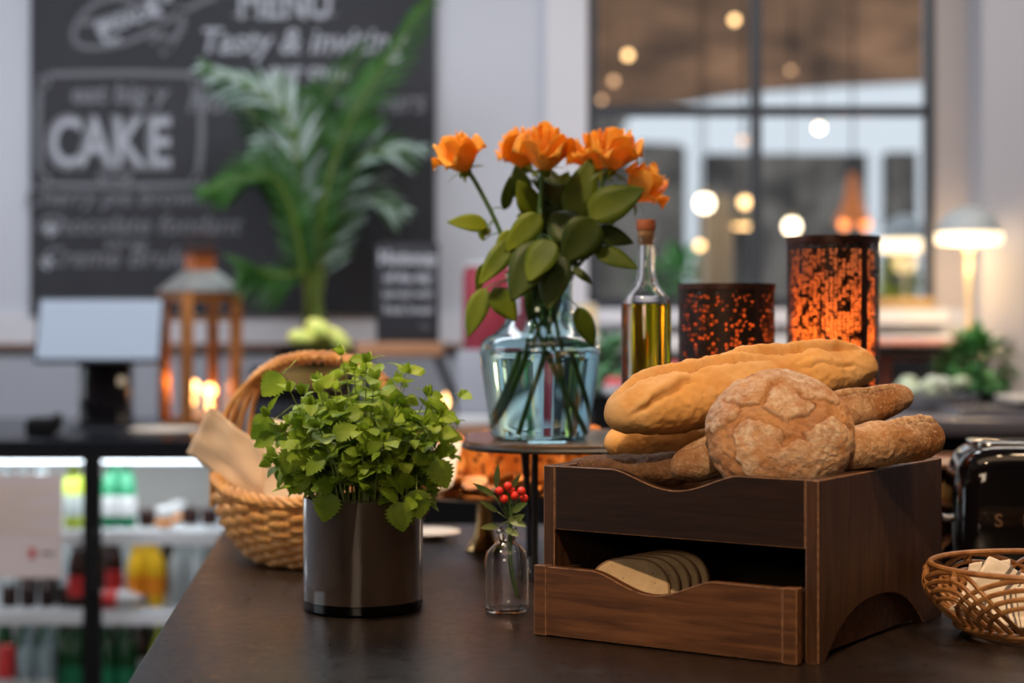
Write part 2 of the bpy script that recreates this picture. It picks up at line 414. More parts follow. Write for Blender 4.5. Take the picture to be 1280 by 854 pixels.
def fbm(p, o=4, s=1.): return noise.fractal(Vector(p)*s, 1.0, 2.0, o)

def font_mesh(cu, name):                 # lettering turned into plain mesh geometry
    tmp = bpy.data.objects.new('tmp', cu); COL.objects.link(tmp)
    me = bpy.data.meshes.new_from_object(tmp); bpy.data.objects.remove(tmp)
    o = bpy.data.objects.new(name, me); COL.objects.link(o); return o

def translucent(name, col, t=.7):
    m = bpy.data.materials.new(name); m.use_nodes = True; nt = m.node_tree; b = nt.nodes['Principled BSDF']; b.inputs['Base Color'].default_value = (*col, 1); b.inputs['Roughness'].default_value = .4
    tr = nt.nodes.new('ShaderNodeBsdfTranslucent'); tr.inputs['Color'].default_value = (*col, 1); mx = nt.nodes.new('ShaderNodeMixShader'); mx.inputs[0].default_value = t
    nt.links.new(b.outputs[0], mx.inputs[1]); nt.links.new(tr.outputs[0], mx.inputs[2]); nt.links.new(mx.outputs[0], nt.nodes['Material Output'].inputs[0]); M[name] = m
translucent('amber_glow_liner', (.85, .38, .15)); translucent('dim_glow_liner', (.30, .09, .03))

# ------------------------------------------------------------------ the worktop in front
mb = MB()
edge = lambda y: -.455-(y-2.084)*.0901
poly = [(edge(.75), .75), (2.3, .75), (2.3, 3.70), (edge(3.70), 3.70)]
mb.prism(poly, lambda a, b, c: Vector((a, c, b)), TOP-.04, TOP)
worktop = tag(mb.build('island_worktop', 'counter_top', bevel=.002, smooth=False), 'wide dark brown satin worktop that the bread box and baskets stand on', 'worktop')
mb = MB(); poly = [(edge(.8)+.06, .8), (2.25, .8), (2.25, 3.62), (edge(3.62)+.06, 3.62)]
mb.prism(poly, lambda a, b, c: Vector((a, c, b)), 0, TOP-.0405)
tag(mb.build('island_cabinet', 'cabinet', smooth=False), 'black cabinet carrying the wide dark brown worktop', 'cabinet')

# ------------------------------------------------------------------ bread box
TH = .591; BW, BD, BH = .408, .434, .230
BC = Vector((.382, 2.193, TOP))                # front corner nearest the window side
RB = Matrix(((-math.cos(TH), math.sin(TH), 0), (math.sin(TH), math.cos(TH), 0), (0, 0, 1))).transposed()   # columns u, v, z
ub, vb = Vector((-math.cos(TH), math.sin(TH), 0)), Vector((math.sin(TH), math.cos(TH), 0))
# local frame of the box: x along the front towards the flowers (negative), y into the depth
box = thing('bread_box', 'dark stained two-tier wooden bread box heaped with loaves, lower drawer pulled out', 'bread box', BC, -TH)
# with rotation -TH about z, local x -> (cos, -sin) = -ub, local y -> (sin, cos) = vb
T = .018
def side_outline(s0=0.):
    pts = [(0, 0), (.020, 0)]
    for i in range(1, 20):
        s = .020+(.362-.020)*i/20; q = (i/20-.5)*2
        pts.append((s, .062*(1-abs(q)**2.6)))
    return pts+[(.362, 0), (BD, 0), (BD, BH), (0, BH)]
for nm, x0, x1 in (('side_panel', -T, 0), ('side_panel', -BW, -BW+T)):
    mb = MB(); mb.prism(side_outline(), lambda a, b, c: Vector((b, a, c)), x0, x1)
    mb.build(nm, 'box_side', box, local=True, bevel=.0016, worn='box_worn', smooth=False)
def scoop(x0, x1, z0, z1, ca, cb, cd):       # board outline with a scooped top edge
    pts = [(x0, z0), (x1, z0), (x1, z1)]
    for i in range(25):
        q = i/24; x = cb+(ca-cb)*q; pts.append((x, z1-cd*(.5-.5*math.cos(2*PI*q))**.75))
    return pts+[(x0, z1)]
mb = MB(); mb.prism(scoop(-BW+T+.0006, -T-.0006, .143, BH, -.299, -.113, .024), lambda a, b, c: Vector((a, b, c)), .001, .015)
mb.build('upper_front', 'box_dark', box, local=True, bevel=.0012, worn='box_worn', smooth=False)
mb = MB(); mb.bx(-BW+T, -T, BD-.014, BD-.002, .02, BH-.004); mb.build('back_panel', 'box_inner', box, local=True, smooth=False)
mb = MB(); mb.bx(-BW+T, -T, .016, BD-.015, .143, .151); mb.build('shelf', 'box_inner', box, local=True, smooth=False)
# drawer
dr = MB(); DX0, DX1, DP, DH = -BW+T+.004, -T-.004, -.023, .094
dr.bx(DX0, DX1, DP+.016, .36, .004, .012)
dr.bx(DX0, DX0+.010, DP+.016, .36, .0125, DH-.004); dr.bx(DX1-.010, DX1, DP+.016, .36, .0125, DH-.004); dr.bx(DX0, DX1, .362, .372, .004, DH-.004)
drawer = dr.build('drawer', 'box_inner', box, local=True, smooth=False)
mb = MB(); mb.prism(scoop(-BW+.020, -T-.0205, .002, DH+.001, -.315, -.137, .025), lambda a, b, c: Vector((a, b, c)), DP, DP+.014)
mb.build('drawer_front', 'box_drawer', drawer, local=True, bevel=.0012, worn='box_worn', smooth=False)
for a, b in ((-BW, -BW+.0195), (-T-.020, -T-.0005)):
    mb = MB(); mb.bx(a, b, DP-.001, DP+.0155, .001, DH+.0022); mb.build('corner_post', 'box_drawer', drawer, local=True, bevel=.0012, worn='box_worn', smooth=False)
# board seen under the arch
mb = MB(); mb.bx(-T-.0035, -T-.0005, .03, .40, .004, .075); mb.build('drawer_runner', 'box_drawer', box, local=True, smooth=False)
def inbox(x, y, z): return BC+(-ub)*x+vb*y+Vector((0, 0, z))

# ------------------------------------------------------------------ loaves
def loaf(name, A, B, r0, r1, m, label, cat='bread', group=None, p=6, nu=150, nv=96, flat=.9, amp=.004, crease=(), bend=0., flour=1., seed=0, big=.10, fine=.0012, ends=(1, 1)):
    A, B = Vector(A), Vector(B); d = (B-A); Lc = d.length; d.normalize()
    side = d.cross(Vector((0, 0, 1))).normalized(); up = side.cross(d).normalized(); mb = MB(); fl = []; ck = []
    sd = Vector((seed*3.7, seed*1.3, seed*2.1))
    for i in range(nu+1):
        t = i/nu; s = 2*t-1
        s = math.sin(s*PI/2)*.6+s*.4                        # finer rings at the ends
        w = max(1e-4, 1-abs(s)**p)**.5; tt = (s+1)/2
        R = (r0+(r1-r0)*tt)*w*(1+big*noise.noise(Vector((tt*4+seed, seed, 0))))
        c = A+d*(Lc*tt)+up*(bend*(1-s*s))+side*(.006*noise.noise(Vector((tt*2.2, seed*2.2, 5))))
        for j in range(nv):
            a = 2*PI*j/nv; dirv = side*math.cos(a)+up*math.sin(a)*(flat if math.sin(a) > 0 else flat*.8)
            n0 = (side*math.cos(a)+up*math.sin(a))
            P0 = c+dirv*R; q = P0*1.0+sd
            h = amp*fbm(q, 4, 16)*1.2+fine*fbm(q, 3, 120); f = .55+.9*fbm(q, 3, 12); k = 0
            for (a0, a1, t0, t1, dep, wid, lip) in crease:
                if t0 < tt < t1:
                    e = (tt-t0)/(t1-t0); ac = a0+(a1-a0)*e+.16*noise.noise(Vector((tt*13+seed, 3, 1)))+.06*noise.noise(Vector((tt*45+seed, 3, 1)))
                    fade = min(1, 6*e, 6*(1-e)); dd = (a-ac+PI) % (2*PI)-PI
                    wj = wid*(1+.5*noise.noise(Vector((tt*20, 8, seed))))
                    h += -dep*math.exp(-(dd/wj)**2)*fade + lip*math.exp(-((dd-2.0*wj)/(1.6*wj))**2)*fade
                    k = max(k, .85*math.exp(-((dd+.2*wj)/(wj*.45))**2)*fade); f += .6*math.exp(-((dd-2*wj)/(2*wj))**2)*fade
            mb.v.append(P0+n0*h*w+ d*0); fl.append(max(0, min(1, f*flour))); ck.append(max(0, min(1, k)))
    mb.f += [(i*nv+j, i*nv+(j+1) % nv, (i+1)*nv+(j+1) % nv, (i+1)*nv+j) for i in range(nu) for j in range(nv)]
    mb.attr = {'flour': fl, 'crack': ck}
    o = mb.build(name, m, autosmooth=0); return tag(o, label, cat, group)
loaf('ciabatta_loaf', (.132, 2.405, 1.196), (.540, 2.640, 1.262), .0585, .0500, BR_WHITE, 'long golden ciabatta loaf lying across the top of the heap', group='loaves heaped in the bread box', p=5.5,
     crease=[(1.45, .95, .02, .56, .009, .09, .007), (1.40, .90, .40, .93, .012, .09, .009), (.15, .80, .03, .26, .008, .11, .005), (.55, .20, .62, .88, .002, .06, .001)], nu=220, nv=128, amp=.0042, seed=1, flat=.92, bend=.004)
loaf('rustic_loaf', (.215, 2.352, 1.127), (.566, 2.492, 1.224), .037, .034, BR_BROWN, 'floury brown rustic loaf passing behind the round loaf and under the long golden one', group='loaves heaped in the bread box', p=6, seed=2, flat=.95, nu=160,
     crease=[(1.2, .7, .05, .45, .004, .10, .003), (1.3, .9, .6, .95, .004, .1, .003)], amp=.003)
loaf('rustic_loaf', (.425, 2.335, 1.150), (.587, 2.425, 1.170), .036, .034, BR_BROWN, 'brown rustic loaf resting on the box side edge, below the other brown loaf end', group='loaves heaped in the bread box', p=6, seed=4, flat=.95,
     crease=[(1.3, .9, .5, .97, .004, .12, .003)], amp=.003)
loaf('rye_loaf', (.075, 2.478, 1.118), (.26, 2.47, 1.118), .028, .032, BR_DARK, 'dark rye loaf tucked low behind the scooped front board', group='loaves heaped in the bread box', p=6, seed=5, flat=.75, amp=.004)
loaf('ciabatta_loaf', (.135, 2.555, 1.150), (.36, 2.62, 1.150), .032, .032, BR_WHITE, 'small golden loaf end showing beneath the long ciabatta and above the dark rye loaf', group='loaves heaped in the bread box', p=6, seed=6, flat=.9, amp=.004)

# round loaf, propped up to face the room, crust burst into floury plates
def round_loaf():
    C = Vector((.3545, 2.335, 1.1785)); n = Vector((-.03, -.77, .64)).normalized(); x = Vector((1, 0, 0)); x = (x-n*x.dot(n)).normalized(); y = n.cross(x)
    R = .0965
    plates = [[(150, 270), (190, 215), (270, 170), (400, 135), (470, 110), (440, 190), (350, 275), (250, 262)],
              [(440, 300), (490, 240), (560, 195), (640, 225), (735, 300), (690, 335), (570, 388), (500, 350)],
              [(440, 80), (560, 60), (700, 90), (860, 190), (925, 275), (850, 250), (750, 225), (690, 180), (560, 150)],
              [(255, 470), (300, 420), (380, 405), (500, 480), (488, 570), (462, 640), (452, 800), (330, 790), (250, 640)],
              [(495, 600), (620, 543), (720, 590), (900, 690), (940, 860), (500, 860)],
              [(700, 475), (790, 430), (880, 395), (960, 440), (1060, 600), (1050, 760), (950, 780), (910, 650), (730, 560)],
              [(80, 330), (140, 300), (240, 320), (180, 400), (90, 460)]]
    def sdf(px, py, poly):
        ins = False; dmin = 1e9; k = len(poly)
        for i in range(k):
            x1, y1 = poly[i]; x2, y2 = poly[(i+1) % k]
            if (y1 > py) != (y2 > py) and px < (x2-x1)*(py-y1)/(y2-y1)+x1: ins = not ins
            ex, ey = x2-x1, y2-y1; t = max(0, min(1, ((px-x1)*ex+(py-y1)*ey)/(ex*ex+ey*ey)))
            dmin = min(dmin, math.hypot(px-x1-ex*t, py-y1-ey*t))
        return dmin if ins else -dmin
    mb = MB(); fl = []; ck = []; nu, nv = 170, 300
    for i in range(nu+1):
        a = PI*i/nu                                             # 0 = crown of the loaf, PI = its base
        for j in range(nv):
            b = 2*PI*j/nv; rr = math.sin(a); hh = math.cos(a)
            wob = 1+.035*math.sin(2*b+.6)+.02*math.sin(3*b+2)+.012*math.sin(5*b)
            lx, ly = R*rr**.9*math.cos(b)*wob, R*rr**.9*math.sin(b)*wob*.99
            lz = .058*hh if hh > 0 else .030*(-(abs(hh)**.6))
            P0 = C+x*lx+y*ly+n*lz; nn = (x*lx/R+y*ly/R+n*(lz/.058)).normalized()
            wx, wy = 34*noise.noise(P0*55), 34*noise.noise(P0*55+Vector((9, 2, 4)))
            wx += 9*noise.noise(P0*150); wy += 9*noise.noise(P0*150+Vector((3, 1, 7)))
            p = 555+500*lx/R+wx; s = 507-500*(.77*ly+.64*lz)/R+wy
            d = max(sdf(p, s, q) for q in plates) if lz > -.02 else -100
            pl = max(0, min(1, (d+34)/26)); pl = pl*pl*(3-2*pl)
            h = .0030*pl+(1-pl)*(.0012*fbm(P0, 3, 85)-.0010*abs(fbm(P0, 2, 55)))+.0014*fbm(P0, 3, 60)+.0007*fbm(P0, 3, 160)-.0016*abs(fbm(P0, 3, 38))
            k = math.exp(-((d+31)/6)**2)*.6*(1 if fbm(P0, 2, 45) > -.25 else .2)
            fine = abs(noise.noise(P0*130+Vector((2, 5, 1)))); k = max(k, .45*pl*max(0, 1-fine/.05))
            h -= .0006*pl*max(0, 1-fine/.06)
            mb.v.append(P0+nn*h); fl.append(max(.0, min(1, .20+.10*fbm(P0, 2, 30)+(.60+.60*fbm(P0, 4, 26))*pl+(.12 if lz < .01 else 0)))); ck.append(k)
    mb.f += [(i*nv+j, i*nv+(j+1) % nv, (i+1)*nv+(j+1) % nv, (i+1)*nv+j) for i in range(nu) for j in range(nv)]
    mb.attr = {'flour': fl, 'crack': ck}
    return tag(mb.build('round_loaf', BR_ROUND, autosmooth=0), 'round brown country loaf with cracked floury crust propped against the box rim', 'bread', 'loaves heaped in the bread box')
round_loaf()

# sliced white bread in the drawer
def slice_thing(base, yaw, tilt, w, h, label, th=.012):
    def outline(k=40):
        out = []
        for i in range(k):
            a = 2*PI*i/k; c, s = math.cos(a), math.sin(a)
            out.append((w/2*math.copysign(abs(c)**.75, c), h/2+h/2*math.copysign(abs(s)**(.6 if s < 0 else .85), s)))
        return out
    t = thing('bread_slice', label, 'bread slice', base, 0, 'slices of white bread in the drawer')
    R = Rz(yaw) @ Rx(tilt); ol = outline()
    mb = MB(); mb.prism([(a*.955, .5*h+(c-.5*h)*.955) for a, c in ol], lambda a, b, c: R @ Vector((a, b, c)), -th/2-.0006, th/2+.0006); mb.build('crumb', 'crumb', t, local=True, bevel=.0008)
    mb = MB(); k = len(ol); vs = []
    for b in (-th/2, th/2):
        vs += [R @ Vector((a, b, c)) for a, c in ol]+[R @ Vector((a*.95, b, .5*h+(c-.5*h)*.95)) for a, c in ol]
    fs = []
    for i in range(k):
        j = (i+1) % k; fs += [(i, j, 2*k+j, 2*k+i), (i, k+i, k+j, j), (2*k+i, 2*k+j, 3*k+j, 3*k+i), (k+i, 3*k+i, 3*k+j, k+j)]
    mb.add(vs, fs); mb.attr = {'flour': [.3]*len(mb.v), 'crack': [0.]*len(mb.v)}; mb.build('crust', BR_SLICE, t, local=True)
SL = ['foremost slice of white bread leaning in the drawer, its whole crumb face showing', 'second slice of white bread in the drawer, just behind the foremost one',
      'third slice of white bread in the drawer, only its curved edge showing', 'fourth slice of white bread, half in shadow behind the others', 'deepest slice of white bread standing furthest back in the drawer']
for i in range(5):
    b = inbox(-.284+.004*i, .016+.021*i, .0125)
    slice_thing(b, -TH*.30-.06*i, -.42+.04*i, .112, .100, SL[i])

# ------------------------------------------------------------------ potted herb
HC = Vector((-.2215, 2.62, TOP)); HR, HH = .0885, .168
herb = thing('potted_herb', 'bushy bright green lemon balm in a round smoky brown glass pot', 'potted plant', HC)
mb = MB(); mb.lathe([(0, 0), (HR-.004, 0), (HR, .004), (HR+.001, HH), (HR-.0005, HH+.0015), (HR-.0035, HH), (HR-.0045, .016), (HR-.012, .0125), (0, .0125)], HC, 96)
mb.build('glass_wall', 'glass', herb)
mb = MB(); mb.lathe([(0, .013), (HR-.0125, .013), (HR-.0050, .0165), (HR-.0042, HH-.002), (HR-.0062, HH-.002), (HR-.0072, .020), (0, .0165)], HC, 96)
mb.build('brown_lining', 'pot_glass', herb)
mb = MB(); mb.grid(lambda u, v: HC+Vector(((HR-.008)*u*math.cos(2*PI*v), (HR-.008)*u*math.sin(2*PI*v), HH-.02+.006*noise.noise(Vector((u*9*math.cos(6.28*v), u*9*math.sin(6.28*v), 0))))), 10, 40, wrapv=True)
mb.build('soil', 'soil', herb)
st, lf = MB(), MB(); rh = random.Random(12)
for k in range(125):
    a = rh.uniform(0, 2*PI); rr = math.sqrt(rh.random()); out = Vector((math.cos(a), math.sin(a), 0))
    b = HC+out*(HR-.012)*rr*.9+Vector((0, 0, HH-.025))
    spread = .020+.052*rr*rh.uniform(.5, 1.2); hgt = (.235-.070*rr)*rh.uniform(.40, 1.04)
    tip = b+out*spread+Vector((rh.uniform(-.02, .02), rh.uniform(-.02, .02), hgt))
    if rr > .84 and rh.random() < .4: tip = b+out*(.040+.03*rh.random())+Vector((0, 0, rh.uniform(.03, .09)))
    if tip.x > HC.x+.02 and rh.random() < .4: tip.x += .015
    pts = bez([b, b*.5+tip*.5+Vector((0, 0, .012))-out*.008, tip], 10); st.tube(pts, [.0014*(1-.5*i/10) for i in range(11)], 5)
    nn = max(3, int((tip-b).length/.026)); az = rh.uniform(0, PI)
    for q in range(1, nn+1):
        t = .22+.78*q/nn; P0 = pts[min(10, int(t*10))]; ax = (pts[min(10, int(t*10)+0)]-pts[max(0, int(t*10)-1)]).normalized()
        az += PI/2+rh.uniform(-.3, .3); f = frame(ax)
        for sgn in (0, PI):
            dd = f @ Vector((math.cos(az+sgn), math.sin(az+sgn), .35+.3*(q == nn))); dd = dd.normalized()
            Lf = rh.uniform(.022, .040)*(1.0 if t < .8 else .68)
            pet = P0+dd*Lf*.35; st.tube([P0, pet], .0007, 4)
            leaf(lf, pet, dd+Vector((0, 0, rh.uniform(-.6, .15))), (0, 0, 1) if rh.random() < .6 else (rh.uniform(-.6, .6), -1, .5), Lf, Lf*.80, 16, rh.uniform(.1, .6), .22, .30, .2, 7)
        if q == nn:
            for s3 in range(3): leaf(lf, P0, ax+Vector((rh.uniform(-.6, .6), rh.uniform(-.6, .6), .1)), (rh.uniform(-1, 1), -1, .3), .018, .012, 8, .2, .3, .14, .2, 5)
for px, py, Y, sx in ((342, 549, 2.60, -1.2), (352, 492, 2.60, -.9), (412, 640, 2.53, -.2), (521, 636, 2.535, .1), (545, 600, 2.56, .4), (372, 585, 2.56, -.6), (497, 652, 2.53, .2)):   # leaves hanging over the rim
    P0 = at(px, py-24, Y); leaf(lf, P0, (sx, -.12, -1), (0, -1, .1), .044, .040, 16, .15, .12, .14, .2, 8); st.tube([P0, P0+Vector((-.02*sx, .03, .02))], .001, 4)
st.build('stems', 'herb_stem', herb); lf.build('leaves', 'herb_leaf', herb, autosmooth=0)

# ------------------------------------------------------------------ small bottle with berries
SC = Vector((-.0083, 2.59, TOP))
sb = thing('glass_bottle', 'small clear glass bottle with a short neck holding red berries', 'bottle', SC)
def shell(outer, th):                      # closed glass wall from an outer profile
    inner = [(max(0, r-th), z) for r, z in outer[2:]]; inner[0] = (inner[0][0], outer[2][1]+th*1.2)
    return outer+[(outer[-1][0]-th*.5, outer[-1][1]+th*.4)]+list(reversed(inner))+[(0, inner[0][1]-.001)]
prof = [(0, .003), (.024, 0), (.030, .002), (.0325, .008), (.033, .020), (.033, .074), (.0322, .082), (.029, .090), (.022, .097), (.0155, .102), (.0135, .106), (.0135, .116), (.0165, .118), (.0165, .123)]
MB().lathe(shell(prof, .0024), SC, 64).build('glass_wall', 'glass', sb)
sprig = thing('berry_sprig', 'sprig of glossy red berries and narrow leaves in the small clear bottle', 'sprig', SC+Vector((0, 0, .02)))
mb = MB(); hub = SC+Vector((.004, 0, .125))
mb.tube(bez([SC+Vector((.015, -.003, .022)), SC+Vector((.004, 0, .07)), hub, hub+Vector((.002, 0, .03))], 12), .0014, 6); mb.tube(bez([SC+Vector((.019, .003, .020)), SC+Vector((.008, 0, .07)), hub+Vector((.003, 0, .02))], 10), .0016, 6)
bpos = [(624, 614), (635, 608), (639, 613), (652, 614), (643.5, 620), (655, 623), (630, 624)]
bp = [at(x, y, 2.585+.006*((i*7) % 3-1)) for i, (x, y) in enumerate(bpos)]
for p in bp: mb.tube([hub+Vector((.002, 0, .015)), (hub+p)/2+Vector((0, 0, .004)), p], .0008, 5)
mb.build('stem', 'rose_stem', sprig)
for p in bp:
    q = MB(); q.sphere(p, .0064, 18, 12); q.sphere(p+Vector((.0005, -.004, .0048)), .001, 6, 4); q.build('berry', 'berry', sprig)
mb = MB(); H = hub
for (bx_, by_), (tx, ty), w in (((622, 640), (604, 628), 7), ((620, 610), (622, 585), 8), ((640, 640), (655, 630), 10), ((622, 658), (604, 659), 9), ((640, 655), (652, 645), 12), ((640, 610), (648, 596), 7), ((618, 620), (596, 606), 8), ((632, 662), (646, 668), 9), ((636, 648), (654, 656), 12)):
    a, b = at(bx_, by_, 2.588), at(tx, ty, 2.57); leaf(mb, a, b-a, (0, -1, .4), (b-a).length*1.15, w*.00118, 8, .2, .3)
    mb.tube([H+Vector((0, 0, .01)), a], .0007, 4)
mb.build('leaf_spray', 'sprig_leaf', sprig, autosmooth=0)

# ------------------------------------------------------------------ riser with vase, bottle and lanterns
RZ = TOP+.23
rs = thing('display_riser', 'long black metal riser with a thin brown top behind the bread box', 'riser', (.30, 2.98, TOP))
def rrect(x0, x1, y0, y1, r, k=8):
    out = []
    for cx, cy, a0 in ((x1-r, y1-r, 0), (x0+r, y1-r, PI/2), (x0+r, y0+r, PI), (x1-r, y0+r, 3*PI/2)):
        out += [(cx+r*math.cos(a0+PI/2*i/k), cy+r*math.sin(a0+PI/2*i/k)) for i in range(k+1)]
    return out
mb = MB(); mb.prism(rrect(-.078, .668, 2.802, 3.23, .14, 14), lambda a, b, c: Vector((a, c, b)), RZ-.006, RZ); mb.build('top_board', 'riser_top', rs, bevel=.001, smooth=False)
mb = MB(); q = rrect(-.080, .670, 2.800, 3.232, .142, 14); mb.tube([(a, c, RZ-.010) for a, c in q], .0045, 8, closed=True); mb.build('rim', 'black_metal', rs)
for xx in (.037, .60):
    mb = MB(); mb.tube([(xx, 2.84, RZ-.008), (xx, 2.87, TOP+.006), (xx, 2.90, TOP+.006), (xx-.006, 3.14, TOP+.006), (xx-.010, 3.17, RZ-.008)], .0055, 8); mb.build('leg_frame', 'black_metal', rs)
    mb = MB(); mb.tube([(xx-.02, 2.95, RZ-.008), (xx+.004, 2.95, TOP+.004)], .0045, 8); mb.tube([(xx-.012, 2.95, TOP+.006), (xx+.012, 2.95, TOP+.006)], .005, 8); mb.build('leg_rod', 'black_metal', rs)

VC = Vector((.047, 2.95, RZ))
vase = thing('glass_vase', 'shouldered pale blue glass vase half full of water holding orange roses', 'vase', VC)
vp = [(0, .004), (.070, 0), (.078, .002), (.0825, .010), (.087, .04), (.094, .09), (.0995, .130), (.1005, .146), (.099, .158), (.093, .168), (.078, .177), (.064, .190), (.0565, .206), (.0545, .225), (.0550, .262), (.0585, .274), (.0600, .278)]
def smoothp(p, k=3):
    pts = bez([(a, b, 0) for a, b in p[2:]], (len(p)-2)*k); return p[:2]+[(q.x, q.y) for q in pts]
vo = smoothp(vp); vth = .0035
MB().lathe(shell(vo, vth), VC, 96).build('glass_wall', 'glass_blue', vase)
wl = .150; ins = [(r-vth+.0004, z) for r, z in vo[2:] if z > .008 and z < wl]
MB().lathe([(0, .0055), (ins[0][0]-.004, .0055)]+ins+[(ins[-1][0], wl), (0, wl)], VC, 96).build('water', 'water', vase)

# ------------------------------------------------------------------ roses
def petal(mb, c, fr, az, R0, R1, H, wid, curl, z0=0., pt=.12, lean=0., seed=0):
    def fn(u, v):
        s = (u-.5)*2; t = v
        a = az+s*wid*(1-.55*max(0, t-.55)/.45*abs(s))
        r = R0+(R1-R0)*math.sin(t*PI/2)**.75+curl*.62*t**3.2+.20*curl*s*s*t*t
        r += .0010*noise.noise(Vector((s*1.5+seed, t*2, seed)))
        z = H*t*(1+pt*(1-abs(s)**1.6)*t*t)-abs(s)**2.2*H*.30*t**1.5-curl*.45*t**6
        return c+fr @ Vector((r*math.cos(a), r*math.sin(a), z0+z))
    return mb.grid(fn, 13, 13)
def rose(idx, head, axis, scale, stem_pts, leaves, label, opened=1.):
    base = stem_pts[-1]
    t = thing('orange_rose', label, 'flower', base, 0, 'orange roses in the blue vase'); fr = frame(axis); head = Vector(head); mb = MB(); S = scale; r_ = random.Random(idx*31)
    c0 = head-fr @ Vector((0, 0, .026*S))
    rings = [(2, .001, .005, .044, 1.7, -.001), (3, .003, .010, .046, 1.35, .0), (3, .005, .016, .046, 1.30, .002), (3, .006, .021, .044, 1.25, .008*opened), (4, .006, .0260, .041, 1.0, .017*opened)]
    for n_, R0, R1, H, wd, cu in rings:
        a0 = r_.uniform(0, 2*PI)
        for k in range(n_): petal(mb, c0, fr, a0+2*PI*k/n_+r_.uniform(-.15, .15), R0*S, R1*S*r_.uniform(.95, 1.08), H*S*r_.uniform(.94, 1.05), wd*r_.uniform(.95, 1.08), cu*S*r_.uniform(.7, 1.3), seed=r_.random()*9, pt=.24)
    mb.build('petals', 'petal', t, solid=.0005, autosmooth=0)
    mb = MB(); mb.sphere(c0+fr @ Vector((0, 0, -.001)), (.008*S, .008*S, .008*S), 12, 8)
    for k in range(5):
        a = 2*PI*k/5+.3; d = fr @ Vector((math.cos(a), math.sin(a), r_.uniform(-.7, .3))); leaf(mb, c0+d*.004, d, fr @ Vector((0, 0, 1)), .030*S, .008*S, 8, .5, .3)
    mb.build('sepals', 'rose_leaf', t, autosmooth=0)
    mb = MB(); pts = bez([c0]+[Vector(p) for p in stem_pts], 26); mb.tube(pts, .0038, 8)
    for k in range(6): q = pts[3+k*3]; d = Vector((r_.uniform(-1, 1), r_.uniform(-1, 1), .3)).normalized(); mb.tube([q, q+d*.006], [.0014, .0002], 5)
    for (b, tp, w, Yb, Yt, m) in leaves:
        a, e = at(*b, Yb), at(*tp, Yt); near = min(pts[:20], key=lambda p: (p-a).length); mb.tube(bez([near, (near+a)/2+Vector((0, 0, .004)), a], 5), .0011, 5)
    mb.build('stem', 'rose_stem', t)
    leaves = leaves+[((688+r_.uniform(-36, 40), 290+r_.uniform(-50, 50)), (688+r_.uniform(-50, 60), 265+r_.uniform(-55, 75)), r_.uniform(26, 40), 2.97, 2.97, 1) for _ in range(3)]
    for (b, tp, w, Yb, Yt, m) in leaves:
        a, e = at(*b, Yb), at(*tp, Yt); L = (e-a).length; lm = MB()
        leaf(lm, a, e-a, (r_.uniform(-.35, .35), -1, r_.uniform(.1, .6)), L*1.04, w*Yb/F, 14, r_.uniform(.05, .3), .22, .05, .3, 14)
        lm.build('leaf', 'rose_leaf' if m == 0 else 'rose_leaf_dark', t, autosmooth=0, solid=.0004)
N1 = lambda dx, dy: VC+Vector((dx, dy, .235))
def inv(x, y, z): return VC+Vector((x, y, z))
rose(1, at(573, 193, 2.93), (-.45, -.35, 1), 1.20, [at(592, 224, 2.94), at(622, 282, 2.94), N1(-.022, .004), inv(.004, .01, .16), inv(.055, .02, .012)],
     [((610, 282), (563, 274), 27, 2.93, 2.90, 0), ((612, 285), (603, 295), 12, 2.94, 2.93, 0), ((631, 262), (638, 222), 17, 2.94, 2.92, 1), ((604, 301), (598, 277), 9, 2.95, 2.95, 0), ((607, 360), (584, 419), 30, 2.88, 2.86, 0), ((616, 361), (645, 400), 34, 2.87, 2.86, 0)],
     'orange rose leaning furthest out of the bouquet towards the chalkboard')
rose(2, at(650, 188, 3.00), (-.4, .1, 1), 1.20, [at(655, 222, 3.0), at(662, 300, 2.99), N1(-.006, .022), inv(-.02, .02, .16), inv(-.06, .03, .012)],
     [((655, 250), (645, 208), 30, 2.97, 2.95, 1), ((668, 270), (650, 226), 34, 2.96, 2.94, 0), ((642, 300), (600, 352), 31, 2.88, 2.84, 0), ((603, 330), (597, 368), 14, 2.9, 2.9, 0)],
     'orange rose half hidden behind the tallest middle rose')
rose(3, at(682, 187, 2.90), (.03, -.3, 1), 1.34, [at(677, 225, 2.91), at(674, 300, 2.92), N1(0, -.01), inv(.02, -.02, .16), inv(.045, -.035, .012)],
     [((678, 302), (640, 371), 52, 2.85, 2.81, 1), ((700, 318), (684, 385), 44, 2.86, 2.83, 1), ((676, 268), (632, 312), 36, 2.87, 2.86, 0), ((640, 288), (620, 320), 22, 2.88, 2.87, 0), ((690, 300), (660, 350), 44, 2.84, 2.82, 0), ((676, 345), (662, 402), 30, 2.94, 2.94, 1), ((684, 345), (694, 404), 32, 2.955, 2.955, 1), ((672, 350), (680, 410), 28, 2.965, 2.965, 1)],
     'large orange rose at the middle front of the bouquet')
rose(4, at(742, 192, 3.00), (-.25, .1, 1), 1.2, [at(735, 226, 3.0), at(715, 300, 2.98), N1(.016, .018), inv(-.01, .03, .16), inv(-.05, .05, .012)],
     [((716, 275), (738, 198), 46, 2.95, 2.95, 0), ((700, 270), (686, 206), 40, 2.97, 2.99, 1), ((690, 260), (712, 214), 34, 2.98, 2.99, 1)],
     'orange rose whose one petal edge shows behind the two at the bottle side')
